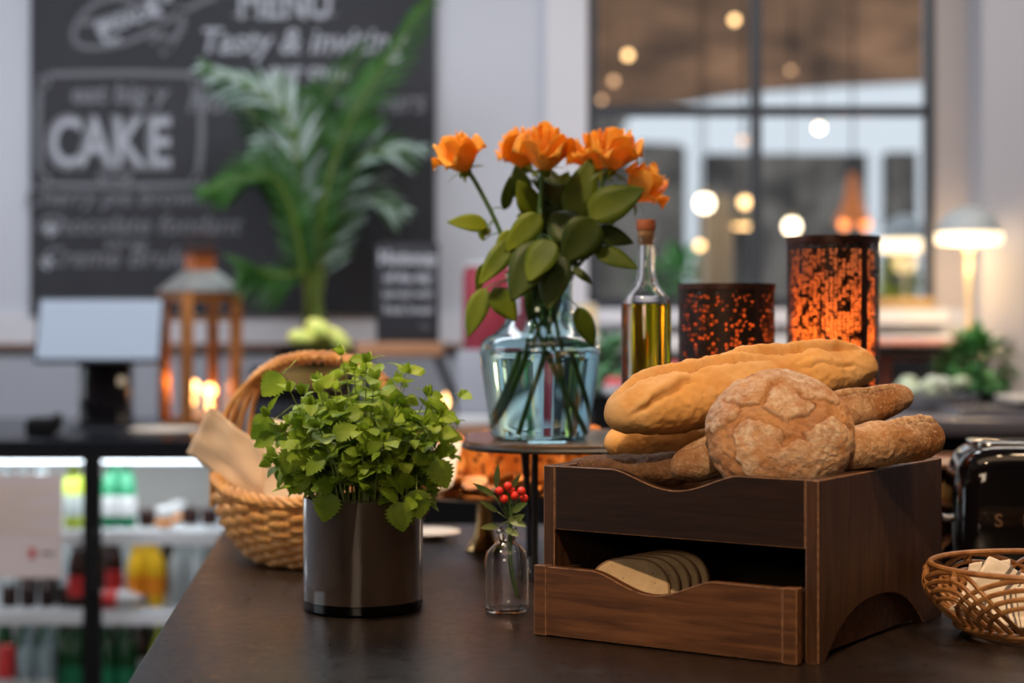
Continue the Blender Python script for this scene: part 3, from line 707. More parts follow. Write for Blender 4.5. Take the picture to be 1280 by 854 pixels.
rose(5, at(768, 188, 2.92), (.15, -.25, 1), 1.28, [at(756, 222, 2.93), at(728, 300, 2.94), N1(.024, .0), inv(.01, -.0, .16), inv(-.03, -.02, .012)],
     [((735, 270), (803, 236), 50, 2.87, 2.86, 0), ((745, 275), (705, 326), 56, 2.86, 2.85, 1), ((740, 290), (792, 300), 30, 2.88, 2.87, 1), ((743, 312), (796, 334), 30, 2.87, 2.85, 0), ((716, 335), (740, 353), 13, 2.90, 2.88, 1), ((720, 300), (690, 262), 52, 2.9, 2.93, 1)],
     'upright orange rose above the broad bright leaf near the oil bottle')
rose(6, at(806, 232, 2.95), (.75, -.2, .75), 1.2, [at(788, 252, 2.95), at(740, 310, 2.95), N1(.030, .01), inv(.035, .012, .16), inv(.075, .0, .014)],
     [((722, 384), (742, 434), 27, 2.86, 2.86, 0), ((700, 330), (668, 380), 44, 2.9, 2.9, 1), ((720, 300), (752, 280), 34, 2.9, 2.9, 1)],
     'lowest orange rose, tilted sideways just above the oil bottle')

# ------------------------------------------------------------------ oil bottle
OC = Vector((.218, 2.86, RZ)); ob = thing('oil_bottle', 'tall clear glass bottle of golden olive oil closed with a cork', 'bottle', OC)
op = [(0, .004), (.034, 0), (.0385, .002), (.0403, .008), (.0405, .03), (.0405, .218), (.0395, .228), (.035, .238), (.027, .247), (.020, .256), (.0155, .270), (.0138, .290), (.0130, .325), (.0138, .328), (.0138, .336)]
MB().lathe(shell(op, .0025), OC, 72).build('glass_wall', 'glass', ob)
oi = [(r-.0025+.0003, z) for r, z in op[3:] if z < .222]
MB().lathe([(0, .0062), (.034, .0062)]+oi+[(.0372, .226), (0, .226)], OC, 72).build('oil', 'oil', ob)
MB().lathe([(0, .322), (.0105, .322), (.0118, .336), (.0135, .339), (.0140, .345), (0, .345)], OC, 32).build('cork', 'cork', ob)
MB().lathe([(0, .3455), (.0150, .3455), (.0158, .348), (.0158, .360), (.0148, .363), (0, .363)], OC, 32).build('cork_cap', 'cork_cap', ob)

# ------------------------------------------------------------------ pierced metal lanterns
def lantern(px, Y, r, topy, m, label):
    h = (CAMZ-(topy-HY)/F*Y)-RZ; C = Vector(((px-640)/F*Y, Y, RZ))
    t = thing('pierced_lantern', label, 'lantern', C, 0, 'pierced metal lanterns on the riser')
    MB().lathe([(r, .004), (r, h-.012)], C, 96).build('pierced_shell', m, t, uv=lambda co: ((math.atan2(co.y, co.x)/(2*PI)) % 1, co.z/.30)) if False else None
    mb = MB(); n = 96; vs = []; fs = []
    for z in (.004, h-.006):
        for j in range(n): vs.append(C+Vector((r*math.cos(2*PI*j/n), r*math.sin(2*PI*j/n), z)))
    fs = [(j, (j+1) % n, n+(j+1) % n, n+j) for j in range(n)]; mb.add(vs, fs)
    mb.build('pierced_shell', m, t, uv=lambda co: ((math.atan2(co.y, co.x)/(2*PI)) % 1, co.z/.30))
    mb = MB(); mb.lathe([(r-.008, .012), (r-.008, h*.93)], C, 64); mb.f = mb.f[:-2]; mb.build('glow_liner', 'amber_glow_liner' if h > .3 else 'dim_glow_liner', t)  # added translucent liner, spreads the candle glow behind the holes
    mb = MB(); mb.lathe([(r-.003, h-.010), (r+.0015, h-.010), (r+.0015, h), (r-.003, h)], C, 96, closed=True); mb.build('top_rim', 'dark_copper', t)
    mb = MB(); mb.lathe([(0, 0), (r+.001, 0), (r+.001, .008), (0, .008)], C, 96); mb.build('base_plate', 'dark_copper', t)
    a = math.radians(-58); mb = MB(); mb.box(C+Vector((r*math.cos(a), r*math.sin(a), h/2)), (.003, .012, h-.012), Rz(a)); mb.build('seam_strip', 'dark_copper', t)
    cn = thing('pillar_candle', 'lit pillar candle inside the %s pierced lantern' % ('tall' if h > .3 else 'short'), 'candle', C+Vector((0, 0, .0085)), 0, 'candles in the pierced lanterns')
    MB().lathe([(0, 0), (.030, 0), (.030, .10), (.026, .102), (0, .098)], C+Vector((0, 0, .0085)), 32).build('wax', 'wax', cn)
    f = MB(); f.lathe([(0, .108), (.005, .113), (.0065, .120), (.004, .132), (0, .142)], C+Vector((0, 0, .0085)), 16); f.build('flame', 'flame', cn)
    return C, h
lA = lantern(908, 3.00, .0815, 355, 'pierced_round', 'short round pierced dark metal lantern beside the oil bottle')
lB = lantern(1041, 3.06, .0795, 296, 'pierced_slots', 'tall round pierced metal lantern glowing orange inside')

# ------------------------------------------------------------------ wicker handle basket
WC = Vector((-.338, 3.10, TOP)); wb = thing('wicker_basket', 'boat shaped golden wicker basket with a tall hoop handle, lined with paper', 'basket', WC)
RW = Rz(math.radians(-24))
def wpt(phi, t, off=0.):
    a = .105+(.198-.105)*math.sin(t*PI/2)**.75+off; b = .075+(.135-.075)*math.sin(t*PI/2)**.75+off
    rim = .118+.040*math.cos(phi)**2; z = .006+(rim-.006)*(t**1.25 if t < 1 else 1)
    return WC+RW @ Vector((a*math.cos(phi), b*math.sin(phi), z))
NS = 30; weave = MB()
for r_ in range(13):
    t = .05+.91*r_/13; k = NS*6
    weave.tube([wpt(2*PI*i/k, t, .0058*math.sin(PI*i/k*NS+PI*r_)) for i in range(k)], .0060, 6, closed=True)
weave.build('woven_body', 'rattan', wb)
mb = MB()
for s_ in range(NS):
    ph = 2*PI*(s_+.5)/NS; mb.tube([wpt(ph, i/9) for i in range(10)], .0035, 6)
mb.build('stakes', 'rattan', wb)
mb = MB(); mb.lathe([(0, .003), (.104, .003), (.106, .009), (0, .009)], WC, 40, R=RW, sy=.72); mb.build('base', 'rattan', wb)
mb = MB()
for s_ in range(4):
    k = 300; mb.tube([wpt(2*PI*i/k, 1, .0075*math.sin(2*PI*i/k*16+s_*PI/2))+Vector((0, 0, .0075*math.cos(2*PI*i/k*16+s_*PI/2)+.002)) for i in range(k)], .0048, 6, closed=True)
mb.build('braided_rim', 'rattan', wb)
hd = MB()
apex = .374-.010
for s_ in range(4):
    off = (s_-1.5)/1.5; pts = []
    for i in range(61):
        q = -1+2*i/60; th = q*PI/2; spread = .052*abs(math.sin(th))**3+.007
        xl = .182*math.copysign(abs(math.sin(th))**.85, th)-.004; zl = .135+(apex-.135)*math.cos(th)**.75 if abs(q) < 1 else .10
        pts.append(WC+RW @ Vector((xl, off*spread, zl)))
    hd.tube(pts, .0052, 8)
hd.build('hoop_handle', 'rattan', wb)
mb = MB(); pts = []
for i in range(23*10):
    q = -.50+1.0*i/(230); th = q*PI/2; xl = .182*math.copysign(abs(math.sin(th))**.85, th)-.004; zl = .135+(apex-.135)*math.cos(th)**.75
    a = 2*PI*i/10; pts.append(WC+RW @ Vector((xl+.011*math.cos(a)*math.sin(th), .0145*math.sin(a), zl+.0095*math.cos(a))))
mb.tube(pts, .0036, 6); mb.build('handle_wrap', 'rattan', wb)
# papers in the basket
def sheet(name, cs, m, label, cat, group=None, n=16, amp=.006, seed=0, solid=.0006):
    a, b, c, d = [Vector(q) for q in cs]
    def fn(u, v):
        p = a*(1-u)*(1-v)+b*u*(1-v)+c*u*v+d*(1-u)*v
        nn = (b-a).cross(d-a).normalized(); return p+nn*amp*(noise.noise(Vector((u*3+seed, v*3, seed)))+.5*abs(noise.noise(Vector((u*6, v*6+seed, 2)))))
    mb = MB(); mb.grid(fn, n, n); return tag(mb.build(name, m, solid=solid, autosmooth=20), label, cat, group)
sheet('brown_paper', [at(262, 508, 3.12), at(330, 560, 3.06), at(330, 640, 3.05), at(233, 566, 3.14)], 'paper', 'brown wrapping paper poking out of the wicker basket beside the fridge', 'paper', 'papers lining the wicker basket')
sheet('cream_paper', [at(318, 520, 3.16), at(400, 535, 3.16), at(410, 640, 3.13), at(322, 630, 3.16)], 'paper_white', 'cream paper standing inside the wicker basket behind its handle', 'paper', 'papers lining the wicker basket', seed=3)
sheet('cream_paper', [at(490, 560, 3.20), at(578, 552, 3.12), at(566, 606, 3.06), at(500, 650, 3.16)], 'paper_white', 'cream paper flap sticking out of the basket behind the green herb', 'paper', 'papers lining the wicker basket', seed=5, amp=.012)

# ------------------------------------------------------------------ rattan bowl with napkins
NC = Vector((.722, 2.385, TOP)); nb = thing('rattan_bowl', 'low open rattan bowl of looped canes holding striped napkins', 'basket', NC)
def oval(a, b, z, k=64, tilt=0., ph=0.): return [NC+Vector((a*math.cos(2*PI*i/k+ph), b*math.sin(2*PI*i/k+ph), z+tilt*math.sin(2*PI*i/k))) for i in range(k)]
mb = MB(); mb.tube(oval(.152, .140, .098), .0042, 8, closed=True)
mb.build('rim', 'rattan_dark', nb)
mb = MB()
for z, s_ in ((.010, .70), (.016, .78), (.005, .55), (.004, .35)): mb.tube(oval(.152*s_, .140*s_, z), .0038, 8, closed=True)
mb.build('base_rings', 'rattan_dark', nb)
def nbp(phi, t):                             # point on the bowl wall: t 0 bottom .. 1 under the rim
    s_ = .62+.49*math.sin(min(1, t)*PI*.62)-.07*t; return NC+Vector((.152*s_*math.cos(phi), .140*s_*math.sin(phi), .006+.088*t))
mb = MB(); NL = 8
for q in range(NL):
    c0 = 2*PI*q/NL+.25
    for lay in range(4):
        wd = .84-.13*lay; hh = 1.0-.13*lay
        for sg in (1,):
            pts = []
            for i in range(25):
                u = -1+2*i/24; pts.append(nbp(c0+u*wd+.22*(1-abs(u)), hh*(1-abs(u)**2.2)+.02))
            mb.tube(pts, .0034, 6)
mb.build('looped_canes', 'rattan_dark', nb)
for q in range(NL): mb = MB(); c0 = 2*PI*q/NL+.47; p0, p1 = nbp(c0, .92), NC+Vector((.152*math.cos(c0), .140*math.sin(c0), .098)); mb.tube([p0, p1], .0045, 6); mb.sphere(p0, .0062, 8, 6); mb.build('cane_knot', 'rattan_dark', nb)
def napkin_mat():
    m = bpy.data.materials.new('napkin'); m.use_nodes = True; nt = m.node_tree; b = nt.nodes['Principled BSDF']
    tc = nt.nodes.new('ShaderNodeTexCoord'); sx = nt.nodes.new('ShaderNodeSeparateXYZ'); nt.links.new(tc.outputs['UV'], sx.inputs[0])
    W_, D_ = (.72, .63, .52), (.14, .12, .11); c = ramp(nt, sx.outputs['X'], [(0, W_), (.26, W_), (.27, D_), (.31, D_), (.32, W_), (.37, W_), (.38, D_), (.42, D_), (.43, W_), (.48, W_), (.485, D_), (.50, D_), (.51, W_)])
    nt.links.new(c, b.inputs['Base Color']); b.inputs['Roughness'].default_value = .9; M['napkin'] = m
napkin_mat()
def napkin(cs, label, seed, amp=.010):
    a, b, c, d = [Vector(q) for q in cs]; n = 22; mb = MB()
    def P2(u, v):
        p = a*(1-u)*(1-v)+b*u*(1-v)+c*u*v+d*(1-u)*v; nn = (b-a).cross(d-a).normalized()
        return p+nn*amp*(noise.noise(Vector((u*2.4+seed, v*2.4, seed)))+.35*noise.noise(Vector((u*7, v*7+seed, 2))))
    for i in range(n):
        for j in range(n): mb.v.append(P2(i/(n-1), j/(n-1)))
    mb.f = [(i*n+j, (i+1)*n+j, (i+1)*n+j+1, i*n+j+1) for i in range(n-1) for j in range(n-1)]
    me = bpy.data.meshes.new('folded_napkin'); me.from_pydata(mb.v, [], mb.f); me.materials.append(M['napkin']); uvl = me.uv_layers.new(name='UVMap')
    for l in me.loops: i = l.vertex_index; uvl.data[l.index].uv = ((i//n)/(n-1), (i % n)/(n-1))
    me.polygons.foreach_set('use_smooth', [True]*len(me.polygons)); o = bpy.data.objects.new('folded_napkin', me); COL.objects.link(o)
    md = o.modifiers.new('t', 'SOLIDIFY'); md.thickness = .0035; md.offset = 0; return tag(o, label, 'napkin', 'striped cream napkins in the rattan bowl')
napkin([at(1236, 696, 2.42), at(1330, 745, 2.44), at(1300, 790, 2.36), at(1190, 760, 2.36)], 'cream napkin with grey stripes, its pointed corner standing tallest in the rattan bowl', 1)
napkin([at(1212, 705, 2.46), at(1262, 700, 2.48), at(1270, 770, 2.42), at(1205, 765, 2.42)], 'plain cream napkin end standing behind the tallest striped one', 2)
napkin([at(1186, 762, 2.385), at(1228, 725, 2.40), at(1290, 758, 2.37), at(1228, 782, 2.36)], 'cream napkin lying lowest in the rattan bowl, seen between the looped canes', 3)
napkin([at(1238, 742, 2.38), at(1300, 735, 2.38), at(1310, 785, 2.35), at(1242, 785, 2.34)], 'rumpled cream napkin with a grey stripe at the front of the rattan bowl', 4)

# ------------------------------------------------------------------ toaster
TC = Vector((.880, 2.92, TOP)); tw, td, thh = .302, .200, .215
ts = thing('toaster', 'glossy black rounded toaster with chrome top trim behind the rattan bowl', 'toaster', TC, math.radians(-6))
def rr3(x, y, e=3.2): return x, y
def super_body(W_, D_, H_, z0, e=.32, ez=.30, n=64, m=24, taper=.03):
    mb = MB(); vs = []
    sg = lambda c, p: math.copysign(abs(c)**p, c)
    for i in range(m+1):
        a = PI/2*i/m; rz_ = math.cos(a)**ez if i < m else 0; zz = math.sin(a)**ez*H_
        for j in range(n):
            q = 2*PI*j/n; k = 1+taper*(1-zz/H_); vs.append(Vector((W_/2*rz_*sg(math.cos(q), e)*k, D_/2*rz_*sg(math.sin(q), e*1.1)*k, z0+zz)))
    fs = [(i*n+j, i*n+(j+1) % n, (i+1)*n+(j+1) % n, (i+1)*n+j) for i in range(m) for j in range(n)]+[tuple(range(n))]
    return mb.add(vs, fs)
super_body(tw, td, thh, .012).build('body', 'black_gloss', ts, local=True, autosmooth=0)
mb = MB(); mb.prism(rrect(-.146, .146, -.095, .095, .03), lambda a, b, c: Vector((a, c, b)), 0, .014); mb.build('base_plate', 'black_matt', ts, local=True, smooth=False)
mb = MB(); mb.prism(rrect(-.120, .120, -.058, .058, .03), lambda a, b, c: Vector((a, c, b)), thh+.004, thh+.0155); mb.build('chrome_top', 'chrome', ts, local=True, bevel=.003)
for y_ in (-.026, .026):
    mb = MB(); mb.bx(-.10, .10, y_-.012, y_+.012, thh+.013, thh+.0165); mb.build('bread_slot', 'black_matt', ts, local=True, smooth=False)
mb = MB(); mb.tube([(-.152, 0, .10), (-.166, 0, .10)], .006, 12); mb.sphere((-.170, 0, .10), (.010, .016, .009), 14, 8); mb.build('lever_knob', 'chrome', ts, local=True)
for ch, xo in (('S', -.088), ('M', -.039), ('E', .010), ('G', .055)):
    cu = bpy.data.curves.new('letter', 'FONT'); cu.body = ch; cu.size = .029; cu.extrude = .0012; cu.offset = .0004; cu.align_x = 'CENTER'; cu.materials.append(M['chrome'])
    o = font_mesh(cu, 'raised_letter'); o.parent = ts; o.location = (xo, -td/2-.0022, .098); o.rotation_euler = (PI/2, 0, 0)

# wooden caddy with butter blocks seen in the gap between box and toaster
gc = thing('wooden_caddy', 'open wooden caddy tucked between the bread box and the toaster', 'caddy', (.76, 3.22, TOP))
for zz in (.02, .10, .165): 
    mb = MB(); mb.bx(.70, .88, 3.12, 3.32, TOP+zz, TOP+zz+.008); mb.build('shelf_board', 'board_wood', gc, smooth=False, bevel=.001)
for x0 in (.692, .88):
    mb = MB(); mb.bx(x0, x0+.008, 3.12, 3.32, TOP, TOP+.18); mb.build('side_board', 'board_wood', gc, smooth=False, bevel=.001)
mb = MB(); mb.bx(.70, .88, 3.32, 3.328, TOP, TOP+.18); mb.build('back_board', 'board_wood', gc, smooth=False)
for i in range(3):
    mb = MB(); mb.bx(.705+.058*i, .755+.058*i, 3.14, 3.24, TOP+.1085, TOP+.14)
    tag(mb.build('butter_block', 'butter', smooth=True, bevel=.006), 'pale yellow block on the upper board of the wooden caddy', 'butter', 'yellow blocks in the wooden caddy')

# ------------------------------------------------------------------ cake stand with crackers, saucer
KC = Vector((-.052, 3.28, TOP)); ks = thing('cake_stand', 'brass cake stand with a flared trumpet foot heaped with crackers', 'cake stand', KC)
mb = MB(); mb.lathe([(0, 0), (.034, 0), (.036, .003), (.030, .010), (.020, .028), (.0145, .055), (.013, .085), (.016, .098), (0, .100)], KC, 48); mb.build('trumpet_foot', 'brass', ks)
mb = MB(); mb.lathe([(0, .0995), (.10, .0995), (.130, .106), (.132, .109), (.10, .1035), (0, .1035)], KC, 64); mb.build('plate', 'brass_dim', ks)
def cracker_base(r, th, m, seed):
    mb = MB(); n = 26
    for z in (0, 1):
        for i in range(7):
            for j in range(n):
                a = 2*PI*j/n; q = r*(i/6)*(1+.16*noise.noise(Vector((math.cos(a)*2, math.sin(a)*2, seed))))
                mb.v.append(Vector((q*math.cos(a), q*math.sin(a)*.8, .25*q*q/r+z*th*(1-(i/6)**4*.8)+.003*noise.noise(Vector((q*60, a, seed))))))
    for z in (0, 1):
        o = z*7*n
        for i in range(6):
            for j in range(n): mb.f.append((o+i*n+j, o+(i+1)*n+j, o+(i+1)*n+(j+1) % n, o+i*n+(j+1) % n))
    for j in range(n): mb.f.append((6*n+j, 13*n+j, 13*n+(j+1) % n, 6*n+(j+1) % n))
    return mb
rc = random.Random(4)
protos = [cracker_base(.030, .004, 'cracker_dark', s).build('cracker', 'cracker_dark' if s % 2 else 'cracker', autosmooth=0) for s in range(4)]
for q in protos: tag(q, 'small browned cracker lying in the low heap at the front of the brass stand', 'cracker', 'small browned crackers on the brass stand')
for i in range(30):
    o = protos[i] if i < 4 else protos[i % 4].copy()
    if i >= 4: COL.objects.link(o)
    a = PI*1.02+PI*.96*((i*.618) % 1); r0 = .060+.045*rc.random(); lay = i//11
    o.location = KC+Vector((r0*math.cos(a), r0*math.sin(a), .110+.0085*lay+.002*rc.random())); o.rotation_euler = (rc.uniform(-.35, .35), rc.uniform(-.35, .35), rc.uniform(0, 6))
disc = cracker_base(.062, .006, 'crispbread', 9).build('crispbread', 'crispbread', autosmooth=0)
tag(disc, 'orange seeded crispbread sheet standing upright at the back of the brass stand', 'crispbread', 'upright seeded crispbreads on the brass stand')
first = True
for i in range(9):
    o = disc if first else disc.copy()
    if not first: COL.objects.link(o)
    first = False
    o.location = (KC.x-.095+.0235*i, KC.y+.010+.026*(i % 3), TOP+.152+.004*((i*5) % 3)); o.rotation_euler = (PI/2-.22, 1.3*i, 0)
k2 = Vector((.13, 3.36, TOP)); t2 = thing('bread_tray', 'low brown tray of orange crispbreads behind the legs of the riser', 'tray', k2)
mb = MB(); mb.lathe([(0, .0), (.05, 0), (.05, .09), (.13, .098), (.135, .106), (.12, .104), (0, .100)], k2, 48); mb.build('pedestal_dish', 'brass_dim', t2)
for i in range(8):
    o = disc.copy(); COL.objects.link(o); o['group'] = 'upright seeded crispbreads on the low tray'; o['label'] = 'orange seeded crispbread standing on the low tray behind the riser legs'
    o.location = (k2.x-.09+.026*i, k2.y+.026*(i % 3)-.02, TOP+.158+.004*((i*5) % 3)); o.rotation_euler = (PI/2-.22, 1.3*i, 0)
pc = Vector((-.170, 3.46, TOP)); mb = MB(); mb.lathe([(0, .004), (.030, .002), (.034, .0), (.036, .003), (.066, .012), (.068, .015), (.064, .016), (.036, .008), (0, .007)], pc, 48)
tag(mb.build('saucer', 'ceramic'), 'cream saucer on the worktop behind the smoky glass herb pot', 'saucer')

# ------------------------------------------------------------------ the room
WY = 6.2
wx = lambda px, Y=WY: (px-640)/F*Y
wz = lambda py, Y=WY: CAMZ-(py-HY)/F*Y
struct('floor', MB().bx(-3.8, 3.8, -2.2, 6.36, -.05, 0), 'floor', smooth=False)
X0, X1, ZB, ZT = wx(738), wx(1166), wz(386), 2.62
w = MB(); w.bx(-3.6, X0-.06, WY, WY+.16, wz(432), 3.2); struct('wall_back', w, 'wall', smooth=False)
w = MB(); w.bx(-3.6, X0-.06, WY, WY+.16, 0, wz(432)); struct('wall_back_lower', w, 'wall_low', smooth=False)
w = MB(); w.bx(X0-.06, 1.62, WY, WY+.16, 0, ZB); struct('wall_under_window', w, 'wall', smooth=False)
w = MB(); w.bx(X0-.06, 1.62, WY, WY+.16, ZT, 3.2); struct('wall_over_window', w, 'wall', smooth=False)
w = MB(); w.bx(X1, 1.62, WY, WY+.16, ZB, ZT); struct('wall_beside_window', w, 'reveal', smooth=False)
w = MB(); w.bx(1.6, 3.6, 5.98, WY+.16, 0, 3.2); struct('wall_right', w, 'wall_side', smooth=False)
w = MB(); w.bx(X0-.16, X0-.012, WY-.035, WY+.15, ZB-.05, 3.2); struct('trim_1', w, 'trim_white', smooth=False, bevel=.004)
w = MB(); w.bx(-3.6, X0-.17, WY-.03, WY, wz(436), wz(429)); struct('trim_2', w, 'trim_brown', smooth=False)
w = MB(); w.bx(-3.6, -.15, WY-.015, WY, wz(429), wz(392)); struct('trim_3', w, 'trim_white', smooth=False)
w = MB(); w.bx(-3.8, -3.6, -2.0, WY+.16, 0, 3.2); struct('wall_left', w, 'wall_side', smooth=False)
w = MB(); w.bx(3.6, 3.8, -2.0, WY+.16, 0, 3.2); struct('wall_far_right', w, 'wall_side', smooth=False)
P('wall_behind', (.22, .17, .14), .8); P('ceiling', (.40, .37, .35), .8)
w = MB(); w.bx(-3.8, 3.8, -2.2, -2.0, 0, 3.2); struct('wall_front', w, 'wall_behind', smooth=False)
w = MB(); w.bx(-3.8, 3.8, -2.2, WY+.16, 3.2, 3.3); struct('ceiling', w, 'ceiling', smooth=False)
# window: thin dark steel bars, one pane each
win = thing('window_1', None, None, ((X0+X1)/2, WY, ZB)); tag(win, kind='structure')
mb = MB(); t_ = .022
mb.bx(X0-.006, X0+t_, WY-.01, WY+.03, ZB, ZT); mb.bx(X1-t_, X1+.004, WY-.01, WY+.03, ZB, ZT)
mb.bx(X0, X1, WY-.01, WY+.03, ZB, ZB+.04); mb.bx(X0, X1, WY-.01, WY+.03, ZT-.04, ZT)
xm = wx(946); mb.bx(xm-.020, xm+.016, WY-.01, WY+.03, ZB, ZT)
zm = wz(139); mb.bx(X0, X1, WY-.008, WY+.026, zm-.018, zm+.018)
tag(mb.build('window_frame', 'dark_frame', win, smooth=False), kind='structure')
P('pane_glass', (1, 1, 1), .0, trans=1, ior=1.05)
for a, b in ((X0, xm), (xm, X1)):
    for c, d in ((ZB, zm), (zm, ZT)):
        mb = MB(); mb.bx(a+.02, b-.02, WY+.008, WY+.012, c+.02, d-.02); tag(mb.build('window_pane', 'pane_glass', win, smooth=False), kind='structure')
mb = MB(); mb.bx(X0-.01, X1+.03, WY-.10, WY+.02, ZB-.055, ZB-.001); tag(mb.build('window_sill', 'trim_white', win, bevel=.004), kind='structure')
mb = MB(); mb.bx(wx(1095), X1, WY-.02, WY-.0105, ZB, ZB+.040); tag(mb.build('lit_frame_strip', 'brass_dim', win, smooth=False), kind='structure')  # tan strip paints the warm lit stretch of the window frame

# ------------------------------------------------------------------ the hall beyond the window, holding stand-ins for reflections in the glass
FY = 13.0
fx = lambda px: (px-640)/F*FY
fz = lambda py: CAMZ-(py-HY)/F*FY
def wallpoly(name, polys, m, y0=FY, th=.25):
    mb = MB()
    for p in polys: mb.prism([(fx(a), fz(b)) for a, b in p], lambda a, b, c: Vector((a, b, c)), y0, y0+th)
    return struct(name, mb, m, smooth=False)
wallpoly('wall_far_reflection', [[(600, -260), (1330, -260), (1330, 92), (1165, 98), (1060, 103), (960, 110), (900, 118), (850, 128), (600, 150)]], 'far_ceiling_reflection')  # brown upper part stands in for the reflected wood ceiling
wallpoly('wall_far_lower', [[(600, 150), (850, 128), (790, 140), (778, 165), (783, 205), (800, 205), (800, 178), (850, 180), (857, 186), (857, 480), (600, 480)], [(882, 192), (1084, 192), (1084, 480), (882, 480)], [(1110, 190), (1146, 190), (1146, 480), (1110, 480)], [(1164, 185), (1330, 185), (1330, 480), (1164, 480)]], 'far_stone', FY-.02)
struct('ground_far', MB().bx(-3, 8, 6.37, FY, .0, .02), 'far_stone', smooth=False)
def pendant(px, py, Y, r, m, label, dome=None, cat='pendant lamp', grp='bare bulb pendants standing in for window reflections', drop=3.1):
    c = at(px, py, Y); t = thing('pendant_reflection', label, cat, (c.x, c.y, drop), 0, grp)
    mb = MB(); mb.tube([(c.x, c.y, drop), (c.x, c.y, c.z+r)], .004, 5); mb.build('cord', 'black_matt', t)
    mb = MB(); mb.lathe([(0, r*.7), (r*.5, r*.7), (r*.5, r*1.6), (0, r*1.6)], c, 12); mb.build('socket', 'brass_dim', t)
    mb = MB(); mb.sphere(c, (dome*.88, dome*.88, r*.6) if dome else r, 20, 12); mb.build('bulb', m, t)
    if dome:
        mb = MB(); mb.lathe([(dome, -r*.2), (dome*.9, r*.8), (dome*.5, r*1.8), (r*.5, r*2.4), (r*.4, r*2.4), (dome*.45, r*1.7), (dome*.85, r*.7), (dome*.96, -r*.2)], c, 24, closed=True); mb.build('shade', 'brass_dim', t)
for i, (px, py, r, m, L) in enumerate([  # bulbs added beyond the glass in place of lamps reflected in it
    (918, 25, .022, 'bulb', 'reflected bulb stand-in hanging highest, near the top of the middle window bar'),
    (785, 69, .022, 'bulb', 'reflected bulb stand-in hanging in the dark upper pane nearest the rose bouquet'),
    (767, 101, .020, 'bulb_dim', 'dim reflected bulb stand-in hanging just under the brighter bulb in the upper pane'),
    (752, 125, .016, 'bulb_dim', 'faint reflected bulb stand-in hanging at the crossing bar beside the white window trim'),
    (989, 88, .018, 'bulb_dim', 'faint reflected bulb stand-in hanging alone before the dark upper pane of the lamp side'),
    (1024, 160, .022, 'bulb_white', 'white reflected bulb stand-in hanging before the bright band of the hall windows'),
    (929, 176, .024, 'bulb_dim', 'orange reflected bulb stand-in hanging against the bright band beside the middle bar'),
    (881, 254, .045, 'bulb_white', 'large reflected globe stand-in hanging above the oil bottle and short lantern'),
    (931, 253, .028, 'bulb', 'small reflected globe stand-in hanging just above the wide brass shade'),
    (990, 283, .040, 'bulb_white', 'bright reflected globe stand-in hanging at the top corner of the tall pierced lantern'),
    (875, 307, .022, 'bulb', 'dim reflected globe stand-in hanging lowest, above the short pierced lantern')]):
    pendant(px, py, 10.2 if i < 7 else (8.9 if i == 8 else 9.4), r, m, L)
pendant(931, 281, 9.75, .03, 'bulb', 'wide shallow brass shade pendant, reflection stand-in beneath a small globe', dome=.085, grp='shaded pendants standing in for window reflections')
# copper bell pendant, added in place of its reflection in the window
c = at(1066, 268, 8.6); t = thing('copper_pendant_reflection', 'copper bell shaped pendant lamp on a cord, standing in for a window reflection', 'pendant lamp', (c.x, c.y, 3.1))
mb = MB(); mb.tube([(c.x, c.y, 3.1), (c.x, c.y, c.z+.20)], .005, 6); mb.build('cord', 'black_matt', t)
mb = MB(); mb.lathe([(.095, -.045), (.085, -.02), (.060, .03), (.040, .08), (.032, .13), (.022, .17), (.020, .20), (.014, .20), (.028, .12), (.055, .03), (.080, -.025), (.090, -.045)], c, 32, closed=True); mb.build('bell_shade', 'copper', t)
for dx in (-.05, .05): mb = MB(); mb.sphere(c+Vector((dx, -.05, -.05)), .028, 12, 8); mb.build('bulb', 'copper_glow', t)
# warm figures of furniture seen through the panes
for px, Y, w_, h_, m, L in ((893, 9.9, .15, 2.0, 'cupboard_tan', 'tall tan cupboard standing beyond the window under the glowing globes'), (1140, 8.6, .0, 0, None, None)):
    if m:
        x = (px-640)/F*Y; q = thing('tall_cupboard', L, 'cupboard', (x, Y, .02))
        mb = MB(); mb.bx(x-w_/2, x+w_/2, Y-.2, Y+.2, .02, h_+.02); mb.build('body', m, q, bevel=.01)
        for s_ in (-1, 1): mb = MB(); mb.bx(x+s_*.008, x+s_*(w_/2-.01), Y-.222, Y-.201, .08, h_-.03); mb.build('door', m, q, bevel=.004)
def leaf_ball(mb, c, r, n, L, seed, sq=(1, 1, 1)):
    q = random.Random(seed)
    for i in range(n):
        d = Vector((q.gauss(0, 1), q.gauss(0, 1), q.gauss(0, 1))).normalized(); rr = r*q.uniform(.55, 1)
        p = Vector(c)+Vector((d.x*rr*sq[0], d.y*rr*sq[1], d.z*rr*sq[2])); leaf(mb, p, d+Vector((0, 0, q.uniform(-.6, .3))), d+Vector((0, 0, .6)), L*q.uniform(.7, 1.2), L*.6, 6, .3, .2)
